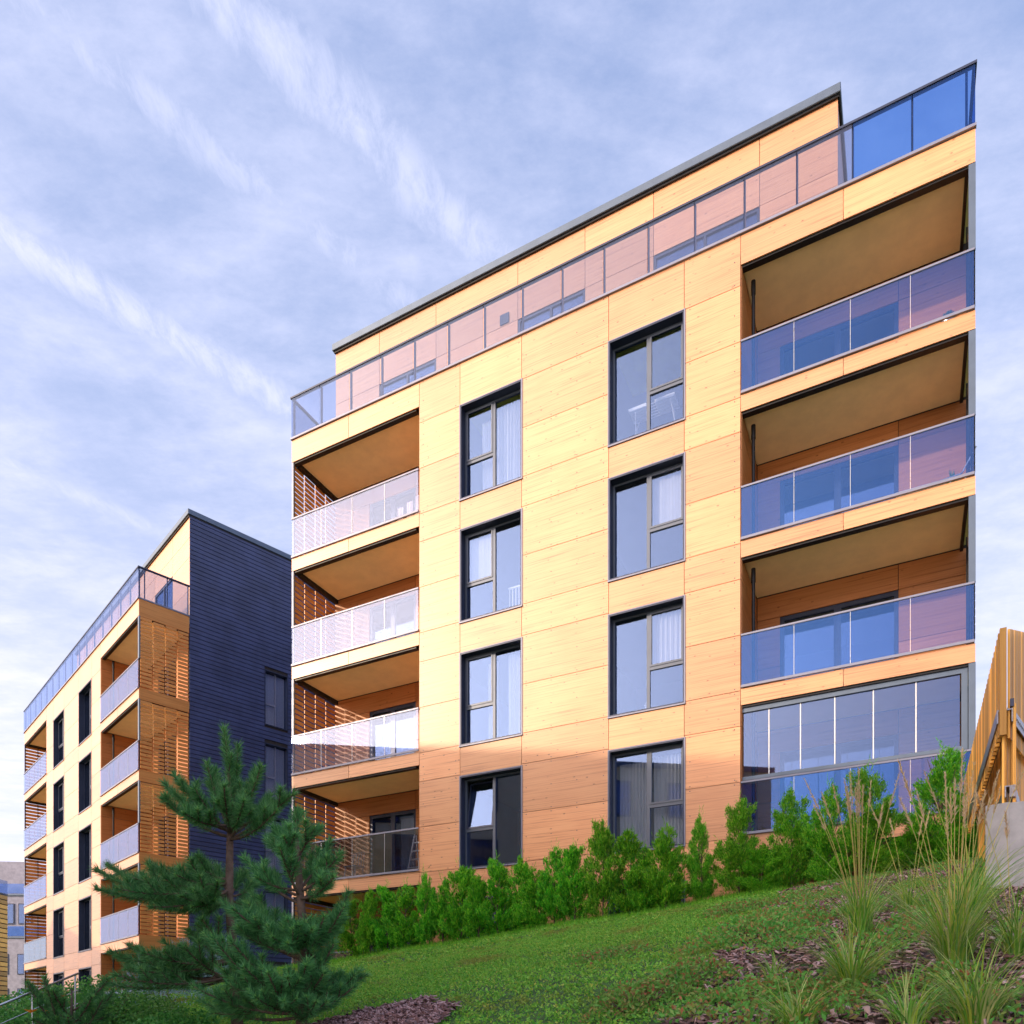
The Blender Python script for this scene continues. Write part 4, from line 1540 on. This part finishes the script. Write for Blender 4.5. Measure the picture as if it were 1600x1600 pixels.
# ------------------------------------------------------------------ thuja hedge
def thuja_mesh(seed, n=1100, leaf=.05):
    """upright shrub: many ascending plumes of flat sprays round a stem, ragged outline"""
    r = np.random.default_rng(seed)
    K = 42
    h0 = .01 + .76 * r.uniform(0, 1, K) ** 1.5
    az = np.arange(K) * 2.4 + r.uniform(-.5, .5, K)
    out = .40 * np.minimum(1, (1 - h0) * 1.5) ** .8 * r.uniform(.55, 1.15, K)
    h1 = np.minimum(h0 + r.uniform(.10, .28, K), .99)
    h1[:3] = (1.0, .93, .96); h0[:3] = .65; out[:3] = (.02, .10, .08)
    lean = r.uniform(-.07, .07, 2)
    k = r.integers(0, K, n)
    u = r.uniform(.05, 1, n) ** .7
    rad = out[k] * u ** .7
    hh = h0[k] + (h1[k] - h0[k]) * u
    wid = .065 * (1.15 - u * .8)
    cen = np.stack([np.cos(az[k]) * rad + lean[0] * hh, np.sin(az[k]) * rad + lean[1] * hh, hh], 1)
    cen += r.normal(0, 1, (n, 3)) * wid[:, None] * np.array([1, 1, .45])
    cen[:, 2] = np.clip(cen[:, 2], .015, 1.05)
    an = np.arctan2(cen[:, 1], cen[:, 0])
    Vs = []
    for j in range(8):
        o = np.stack([np.cos(an), np.sin(an), np.full(n, 1.1)], 1)
        o += r.normal(0, .5, (n, 3))
        o /= np.linalg.norm(o, axis=1, keepdims=True)
        c = cen + r.normal(0, .015, (n, 3)) + o * .018
        V, F = leaf_quads(c, None, leaf * r.uniform(.6, 1.4, n), leaf * .30, r, o)
        Vs.append(V)
    m = 14
    kk = r.integers(0, K, m)
    kk[:4] = 0
    base = np.stack([np.cos(az[kk]) * out[kk], np.sin(az[kk]) * out[kk], h1[kk] * .97], 1)
    for q in range(3):
        tip = base + np.stack([r.normal(0, .03, m), r.normal(0, .03, m), r.uniform(.03, .075, m)], 1)
        dd = tip - base
        L = np.linalg.norm(dd, axis=1)
        V, F = leaf_quads((base + tip) / 2, None, L * 1.1, .010, r, dd / L[:, None])
        Vs.append(V)
        base = tip
    V = np.concatenate(Vs)
    F = np.arange(len(V)).reshape(-1, 4)
    me = np_mesh('foliage', V, F, THUJA)
    mesh = me.data
    bpy.data.objects.remove(me)
    return mesh


tm = [thuja_mesh(100 + i, 1700) for i in range(6)]
tmb = [thuja_mesh(200 + i, 2600, .036) for i in range(4)]
mb = MB(); mb.path([(0, 0, -.1), (.01, 0, .4), (0, .01, .85)], .022, .006, 6)
for kk in range(10):
    a = kk * 2.4; z = .12 + kk * .07
    mb.path([(0, 0, z), (.14 * math.cos(a), .14 * math.sin(a), z + .12), (.2 * math.cos(a), .2 * math.sin(a), z + .24)], .007, .003, 4)
tstem = mb.build('stem', BARK)
stem_mesh = tstem.data
bpy.data.objects.remove(tstem)
# (photo x, top y, width factor)
hedge = [(548, 1412, 1.0), (578, 1398, .8), (606, 1392, 1.1), (634, 1388, 1.1), (664, 1372, .75), (692, 1378, .9), (722, 1362, 1.1), (748, 1376, .9), (778, 1350, 1.15), (818, 1348, .9), (836, 1362, .9),
         (866, 1332, .85), (898, 1330, .95), (942, 1294, .95), (985, 1312, 1.1), (1008, 1330, .9), (1040, 1300, 1.1), (1096, 1285, .75), (1154, 1262, 1.05), (1190, 1330, 1.1), (1236, 1246, 1.05), (1296, 1240, 1.15),
         (1362, 1210, 1.1), (1418, 1300, 1.2), (1472, 1186, 1.35), (1512, 1290, 1.0)]
ordn = ['first', 'second', 'third', 'fourth', 'fifth', 'sixth', 'seventh', 'eighth', 'ninth', 'tenth', 'eleventh', 'twelfth', 'thirteenth', 'fourteenth', 'fifteenth', 'sixteenth', 'seventeenth', 'eighteenth', 'nineteenth', 'twentieth']
for i, (hx, hy, wf) in enumerate(hedge):
    k = (hx - 800) / 1203
    # ray / hedge line q = 1.15
    q0 = 1.15 + (.12 if i % 3 == 1 else 0) + (.5 if hx > 1270 else 0)
    o0 = MC - MN * q0
    t = (o0.x - o0.y * k) / (-MU.x + MU.y * k)
    p = o0 + MU * t
    gz = float(G(p.x, p.y))
    top = (1603 - hy) / 1203 * p.y
    H = (top - gz) * 1.0
    hedge_px = hx
    big = hx > 1080
    r = empty('thuja_shrub', (p.x, p.y, gz), rr.uniform(0, 6.28))
    nleft = i + 1
    nright = len(hedge) - i
    where = ('%s thuja from the left end of the hedge row' % ordn[nleft - 1]) if nleft <= 13 else ('%s thuja from the right end of the hedge row' % ordn[nright - 1])
    look = 'tall broad bright green' if wf > 1.2 else ('slim green' if wf < .86 else ('tall green' if H > 1.75 else 'green'))
    tag(r, (look + ' ' + where), 'thuja', 'thuja hedge in front of the main block')
    me = tmb[i % 4] if big else tm[i % 6]
    f = bpy.data.objects.new('foliage', me); C.objects.link(f); f.parent = r
    f.scale = (1.06 * wf, 1.06 * wf, H * 1.05)
    s_ = bpy.data.objects.new('stem', stem_mesh); C.objects.link(s_); s_.parent = r
    s_.scale = (1.1 * wf, 1.1 * wf, H)

# ------------------------------------------------------------------ ground cover, mulch, ornamental grasses
def scatter(n, xr, yr, keep, r):
    x = r.uniform(*xr, n); y = r.uniform(*yr, n)
    m = keep(x, y)
    x, y = x[m], y[m]
    return np.stack([x, y, G(x, y)], 1)


ba, bb, bc = hit(1215, 1405), hit(1120, 1500), hit(1050, 1590)


def bed_mask(x, y):
    """True right of the mulch edge"""
    # piecewise: ba -> bb -> bc
    def side(p, q): return (q.x - p.x) * (y - p.y) - (q.y - p.y) * (x - p.x)
    s1 = side(ba, bb); s2 = side(bb, bc)
    wob = .25 * np.sin(x * 3.1 + y * 1.7)
    return np.where(y > bb.y, s1 > wob * 1.5, s2 > wob)


def in_view(x, y, pad=.06):
    return (y > 2.2) & (np.abs(x / np.maximum(y, .1)) < .665 + pad)


def lawn_keep(x, y):
    t, q = tq(x, y)
    return (q > .5) & (q < 14) & (t < 30) & (~bed_mask(x, y)) & in_view(x, y)


r = np.random.default_rng(3)
# foreground is close, background far: density by bands
cen = []
for y0, y1, n in ((2.5, 9, 52000), (9, 14, 60000), (14, 30, 60000)):
    cen.append(scatter(n, (-20, 10), (y0, y1), lawn_keep, r))
cen = np.concatenate(cen)
print('sedum tufts', len(cen))
Vs = []
for j in range(6):
    dirs = np.stack([r.normal(0, .8, len(cen)), r.normal(0, .8, len(cen)), r.uniform(.25, 1.1, len(cen))], 1)
    dirs /= np.linalg.norm(dirs, axis=1, keepdims=True)
    L = r.uniform(.022, .045, len(cen)) * (1 + (cen[:, 1] > 14) * .5)
    c = cen + np.stack([r.normal(0, .03, len(cen)), r.normal(0, .03, len(cen)), r.uniform(.0, .05, len(cen))], 1)
    V, F = leaf_quads(c, None, L, L * .5, r, dirs)
    Vs.append(V)
V = np.concatenate(Vs)
o = np_mesh('groundcover', V, np.arange(len(V)).reshape(-1, 4), SEDUM)
tag(o, 'low green sedum carpet covering the slope below the hedge', 'ground cover', kind='stuff')

# taller grass fringe at the foot of the hedge
def fringe_keep(x, y):
    t, q = tq(x, y)
    return (q > .7) & (q < 2.3) & (t < 20) & (~bed_mask(x, y)) & in_view(x, y)


cen = scatter(200000, (-14, 8), (12, 24), fringe_keep, r)[:26000]
tip = cen + np.stack([r.normal(0, .035, len(cen)), r.normal(0, .035, len(cen)), r.uniform(.05, .16, len(cen))], 1)
V, F = blades(cen, tip, .012, r)
o = np_mesh('grass_fringe', V, F, THUJA)
tag(o, 'fine bright grass growing along the foot of the hedge', 'grass', kind='stuff')

# mulch of bark chips: the beds
def bed_keep(x, y):
    t, q = tq(x, y)
    return (q > .3) & (q < 14) & bed_mask(x, y) & in_view(x, y, .1)


xs = np.linspace(1.0, 10, 130); ys = np.linspace(2.2, 16, 190)
XX, YY = np.meshgrid(xs, ys)
ZZ = G(XX, YY) + .012 + .02 * np.sin(XX * 9) * np.cos(YY * 8)
mask = bed_mask(XX, YY)
nx, ny = len(xs), len(ys)
ii, jj = np.meshgrid(np.arange(nx - 1), np.arange(ny - 1))
a = (jj * nx + ii).ravel()
F = np.stack([a, a + 1, a + nx + 1, a + nx], 1)
F = F[mask.ravel()[F].all(1)]
o = np_mesh('mulch_bed', np.stack([XX.ravel(), YY.ravel(), ZZ.ravel()], 1), F, MULCH)
tag(o, 'dark soil of the planting bed at right', kind='structure')


def chips(cen, r, s=1.0):
    d = r.normal(size=(len(cen), 3)) * np.array([1, 1, .35])
    d /= np.linalg.norm(d, axis=1, keepdims=True)
    L = r.uniform(.03, .085, len(cen)) * s
    nrm = np.stack([r.normal(0, .35, len(cen)), r.normal(0, .35, len(cen)), np.ones(len(cen))], 1)
    sd = np.cross(d, nrm); sd /= np.linalg.norm(sd, axis=1, keepdims=True)
    up = np.cross(sd, d)
    W_ = (L * r.uniform(.2, .45, len(cen)))[:, None]
    th = .008
    Lc = L[:, None]
    c = cen + np.array([0, 0, .02]) + r.uniform(0, .03, (len(cen), 1)) * np.array([[0, 0, 1]])
    p = [c + d * Lc * .5 * a_ + sd * W_ * .5 * b_ + up * th * .5 * c_ for a_, b_, c_ in
         ((-1, -1, -1), (1, -1, -1), (1, 1, -1), (-1, 1, -1), (-1, -1, 1), (1, -1, 1), (1, 1, 1), (-1, 1, 1))]
    V = np.stack(p, 1).reshape(-1, 3)
    k = np.arange(len(cen))[:, None, None] * 8
    f = np.array([(4, 5, 6, 7), (0, 1, 5, 4), (1, 2, 6, 5), (2, 3, 7, 6), (3, 0, 4, 7)])[None]
    return V, (k + f).reshape(-1, 4)


cen = np.concatenate([scatter(26000, (1, 9), (2.4, 9), bed_keep, r), scatter(22000, (1, 10), (9, 15), bed_keep, r)])
V, F = chips(cen, r)
o = np_mesh('bark_mulch', V, F, CHIP)
tag(o, 'pinkish brown bark chips strewn over the bed at right', 'mulch', kind='stuff')
def under_keep(x, y):
    nz = np.sin(x * 2.3 + 1.0) * np.cos(y * 1.9 + .5) + .6 * np.sin(x * 5.1 - y * 4.3) + .35 * np.sin(x * 11 + y * 9)
    return bed_keep(x, y) & (nz > .25)


cen = scatter(60000, (1, 10), (2.4, 15), under_keep, r)
Vs = []
for j in range(4):
    dirs = np.stack([r.normal(0, .8, len(cen)), r.normal(0, .8, len(cen)), r.uniform(.2, 1.1, len(cen))], 1)
    dirs /= np.linalg.norm(dirs, axis=1, keepdims=True)
    L = r.uniform(.025, .06, len(cen))
    c = cen + np.stack([r.normal(0, .05, len(cen)), r.normal(0, .05, len(cen)), r.uniform(.03, .10, len(cen))], 1)
    V, F = leaf_quads(c, None, L, L * .45, r, dirs)
    Vs.append(V)
V = np.concatenate(Vs)
o = np_mesh('undergrowth', V, np.arange(len(V)).reshape(-1, 4), REDLEAF)
tag(o, 'sparse creeping undergrowth over the bark mulch at right', 'undergrowth', kind='stuff')
# small mulch patch bottom centre-left
pc = hit(560, 1599)


def patch_keep(x, y):
    a_ = np.arctan2(y - pc.y, x - pc.x)
    return ((x - pc.x) / .95) ** 2 + ((y - pc.y + .55) / .75) ** 2 < 1 + .25 * np.sin(a_ * 5) + .15 * np.sin(a_ * 11) + r.uniform(-.25, .25, x.shape)


cen = scatter(90000, (pc.x - 2, pc.x + 2), (pc.y - 2, pc.y + 2), patch_keep, r)[:9000]
cen[:, 2] += .035
V, F = chips(cen, r)
o = np_mesh('bark_mulch', V, F, CHIP)
tag(o, 'dark bark mulch patch at bottom edge under the front pine', 'mulch', kind='stuff')

# low leafy shrubs with red leaves
def leaf_mound(name, cx, cy, rad, h, n, mat, leaf, label, cat, group=None, stems=False, seed=0, squash=1.0):
    r = np.random.default_rng(seed + 1000)
    z = float(G(cx, cy))
    root = empty(name, (cx, cy, z))
    tag(root, label, cat, group)
    an = r.uniform(0, 6.283, n); rr_ = np.sqrt(r.uniform(0, 1, n)) * rad
    lump = 1 + .3 * np.sin(an * 3 + seed) + .2 * np.sin(an * 7 + seed * 2)
    x = np.cos(an) * rr_ * lump; y = np.sin(an) * rr_ * lump * squash
    dome = np.sqrt(np.clip(1 - (rr_ / rad) ** 2, 0, 1))
    gz = G(cx + x, cy + y) - z
    zz = gz + h * dome * r.uniform(.25, 1.08, n) + .01
    V, F = leaf_quads(np.stack([x, y, zz], 1), None, leaf * r.uniform(.6, 1.3, n), leaf * .55, r)
    np_mesh('foliage', V, F, mat, root)
    mb = MB()
    for i in range(14):
        a = r.uniform(0, 6.28); q = rad * r.uniform(.2, .8)
        xx, yy = math.cos(a) * q, math.sin(a) * q
        g2 = float(G(cx + xx, cy + yy)) - z
        mb.path([(xx * .3, yy * .3, -.02), (xx * .7, yy * .7, g2 * .7 + h * .4), (xx, yy, g2 + h * (1.0 if stems else .7))], .007, .003, 4)
    mb.build('stems', BARK, root)
    return root


i = 0
for (px, py, rad, h, n, lab) in ((1185, 1475, .42, .30, 2600, 'low leafy shrub with reddish leaves where lawn meets mulch'),
                                 (1235, 1455, .38, .26, 2000, 'small green shrub right of the reddish shrub on mulch edge'),
                                 (1150, 1430, .35, .20, 1500, 'flat reddish shrub on the lawn just below the hedge'),
                                 (990, 1580, .30, .20, 1500, 'sparse red leaved shrub on lawn near bottom centre'),
                                 (1075, 1545, .30, .22, 1700, 'reddish shrub on the lawn beside the diagonal mulch edge'),
                                 (1180, 1570, .33, .16, 1600, 'flat green creeping shrub on the mulch near bottom edge'),
                                 (1475, 1560, .22, .18, 1200, 'small green shrub at foot of the right grass clump'),
                                 (1290, 1570, .35, .14, 1300, 'thin creeping shrub between the two near grass clumps'),
                                 (945, 1500, .30, .13, 900, 'faint reddish shrub in the middle of the lawn'),
                                 (1240, 1385, .28, .25, 900, 'dark red leaved shrub at foot of the hedge')):
    p = hit(px, py)
    leaf_mound('creeping_shrub', p.x, p.y, rad * (1 + .05 * p.y), h, n, REDLEAF, .03 + .0015 * p.y, lab, 'shrub', 'low creeping shrubs on the slope', seed=i)
    i += 1


def grass_clump(px, py, nbl, hgt, nst, sth, label, seed, spread=.5, Yfix=None):
    p = hit(px, py)
    r = np.random.default_rng(seed)
    root = empty('ornamental_grass', p)
    tag(root, label, 'ornamental grass', 'ornamental grass clumps on the mulched slope')
    # arching blades, 5 segments
    n = int(nbl * .6)
    an = r.uniform(0, 6.283, n)
    base = np.stack([np.cos(an), np.sin(an), np.zeros(n)], 1) * r.uniform(0, .09, (n, 1))
    L = hgt * r.uniform(.35, 1.10, n)
    out = r.uniform(.05, 1.15, n) ** .8 * spread * 1.9
    wd = r.uniform(.005, .012, n)
    curl = r.normal(0, .34, n)
    V = []; S = 6
    hd = np.stack([np.cos(an), np.sin(an), np.zeros(n)], 1)
    sd = np.stack([-np.sin(an), np.cos(an), np.zeros(n)], 1)
    for s in range(S + 1):
        u = s / S
        hor = out * L * (u ** 1.7)
        ver = L * (u - .42 * out * u ** 2.6)
        c = base + hd * hor[:, None] + np.array([0, 0, 1]) * ver[:, None]
        c = c + sd * (curl * L * u ** 2)[:, None]
        w_ = (wd * (1 - u) ** .6 + .0006)[:, None]
        V.append(c - sd * w_ * .5); V.append(c + sd * w_ * .5)
    V = np.stack(V, 1)                  # n, 2(S+1), 3
    k = np.arange(n)[:, None, None] * (2 * (S + 1))
    f = np.array([(2 * s, 2 * s + 1, 2 * s + 3, 2 * s + 2) for s in range(S)])[None]
    np_mesh('blades', V.reshape(-1, 3), (k + f).reshape(-1, 4), GRASSB, root)
    if nst:
        mb = MB(); pb = []; pt = []
        for i in range(nst):
            a = r.uniform(0, 6.28); lean = r.uniform(.03, .30)
            L_ = sth * r.uniform(.8, 1.05)
            q = [Vector((math.cos(a) * (.04 + lean * L_ * u ** 1.6), math.sin(a) * (.04 + lean * L_ * u ** 1.6), L_ * u)) for u in np.linspace(0, 1, 6)]
            mb.path(q, .0035, .002, 4)
            e0, e1 = np.array(q[4]), np.array(q[5])
            m = 90
            u = r.uniform(.1, 1.05, (m, 1))
            bs = e0 + (e1 - e0) * u
            dr = (e1 - e0) / np.linalg.norm(e1 - e0) + r.normal(0, .35, (m, 3))
            pb.append(bs); pt.append(bs + dr * .035 * (1.2 - .6 * u))
        mb.build('stalks', STALK, root)
        V, F = blades(np.concatenate(pb), np.concatenate(pt), .006, r)
        np_mesh('plumes', V, F, PLUME, root)
    return root


grass_clump(1330, 1556, 420, .62, 0, 1, 'wide fountain of striped grass on the mulch, centre of the right bed', 21, .62)
grass_clump(1345, 1470, 380, .75, 16, 1.35, 'upright grass clump with tall plumes in front of the glazed balcony', 22, .38)
grass_clump(1490, 1525, 520, .85, 14, 1.35, 'large golden grass clump with plumes nearest the right edge', 23, .45)
grass_clump(1515, 1450, 420, .80, 5, 1.2, 'dark green grass clump against the concrete wall', 24, .5)
grass_clump(1245, 1612, 260, .40, 0, 1, 'low grass tuft cut by the bottom edge left of the fountain grass', 25, .7)
grass_clump(1420, 1612, 220, .40, 0, 1, 'low dark grass tuft at bottom edge between the big clumps', 26, .7)
grass_clump(1525, 1610, 320, .55, 0, 1, 'striped grass tuft at bottom edge near the right corner', 27, .65)
grass_clump(1590, 1500, 260, .6, 2, 1.0, 'thin grass clump at right edge under the concrete wall', 28, .6)
grass_clump(1420, 1430, 260, .6, 4, 1.1, 'pale grass clump between the tall plumed clumps', 29, .5)
grass_clump(1210, 1530, 120, .3, 0, 1, 'small sparse grass tuft on the mulch next to the lawn', 30, .7)

# left foreground planting
leaf_mound('silver_shrub', hit(300, 1545).x, hit(300, 1545).y, 1.3, 1.25, 9000, LAV, .035, 'silver blue bushy shrub behind the front pines', 'shrub', seed=40)
leaf_mound('silver_shrub', hit(245, 1575).x, hit(245, 1575).y, 1.0, .9, 6000, LAV, .035, 'grey green shrub left of the silver blue one', 'shrub', seed=41)
for j, (px, top, Y, rad, lab) in enumerate(((30, 1555, 9.5, .9, 'dark green garden bush at bottom left corner'), (75, 1548, 10.5, .9, 'garden bush with orange daylilies beside the metal handrail'),
                                            (130, 1535, 10.0, .8, 'leafy bush between handrail and left apartment block'), (180, 1560, 10.5, .9, 'light green bush left of the silver shrubs'),
                                            (10, 1560, 13, 1.0, 'bright green bush behind handrail at left edge'), (235, 1590, 9.0, .6, 'low green bush at the bottom under the left pine limbs'))):
    x = (px - 800) / 1203 * Y
    top_z = (1603 - top) / 1203 * Y
    g = float(G(x, Y))
    leaf_mound('garden_bush', x, Y, rad, max(.3, top_z - g), 6500, SHRUB, .05, lab, 'bush', 'bushes at the lower left', seed=50 + j)
# small spiky young pine in that group
yp = P3(112, 1545, 8.6)
ypb = Vector((yp.x, yp.y, float(G(yp.x, yp.y))))
K = Pine('pine_tree', ypb, 'small dwarf pine in the bushes at lower left', 77)
K.wood.path([ypb, yp], .03, .012, 6)
for j in range(16):
    a = j * 2.4
    e = yp + Vector((math.cos(a) * .42, math.sin(a) * .42, rr.uniform(-.45, .14)))
    K.branch(yp - Vector((0, 0, .25 + .03 * j)), e, .010, 3, .2, 1300, .09, sidelen=.16)
K.finish()
# orange daylilies
for j, (px, py, Y) in enumerate(((95, 1560, 8.4), (48, 1583, 8.2), (73, 1584, 8.8))):
    p = P3(px, py, Y)
    root = empty('daylily', (p.x, p.y, float(G(p.x, p.y))))
    tag(root, ('larger orange daylily above the dark bushes', 'orange daylily nearest the handrail post', 'pale peach daylily between the two orange ones')[j], 'flower', 'daylilies among the lower left bushes')
    hgt = p.z - root.location.z
    MB().path([(0, 0, 0), (.03, 0, hgt * .6), (0, 0, hgt)], .006, .004, 5).build('stalk', SHRUB, root)
    V = []; F = []
    for m in range(6):
        a = m * 1.047
        dx, dy = math.cos(a), math.sin(a)
        k = len(V)
        V += [(0, 0, hgt), (dx * .035 - dy * .018, dy * .035 + dx * .018, hgt + .035), (dx * .075, dy * .075, hgt + .04), (dx * .035 + dy * .018, dy * .035 - dx * .018, hgt + .035)]
        F.append((k, k + 1, k + 2, k + 3))
    me = bpy.data.meshes.new('petal'); me.from_pydata(V, [], F); me.materials.append(PETAL)
    o = bpy.data.objects.new('petal', me); C.objects.link(o); o.parent = root; 

# stainless handrail of the path
hr = empty('metal_handrail', P3(42, 1560, 8.2) * 1.0)
tag(hr, 'stainless steel handrail with wire rails at lower left', 'handrail')
inv = -Vector(hr.location)
pA, pB = P3(-60, 1595, 7.6), P3(122, 1521, 9.2)
mb = MB(); mb.tube(pA, pB, .013, n=10); o = mb.build('handrail', STEEL, hr, smooth=True); o.data.transform(Matrix.Translation(inv))
for dz_ in (.20, .36, .52, .68):
    mb = MB(); mb.tube(pA - Vector((0, 0, dz_)), pB - Vector((0, 0, dz_)), .006, n=6); o = mb.build('lower_rail', STEEL, hr); o.data.transform(Matrix.Translation(inv))
for u in (.05, .56, .97):
    q = pA.lerp(pB, u)
    mb = MB(); mb.tube((q.x, q.y, q.z - 1.0), q, .012, n=8); o = mb.build('post', STEEL, hr); o.data.transform(Matrix.Translation(inv))
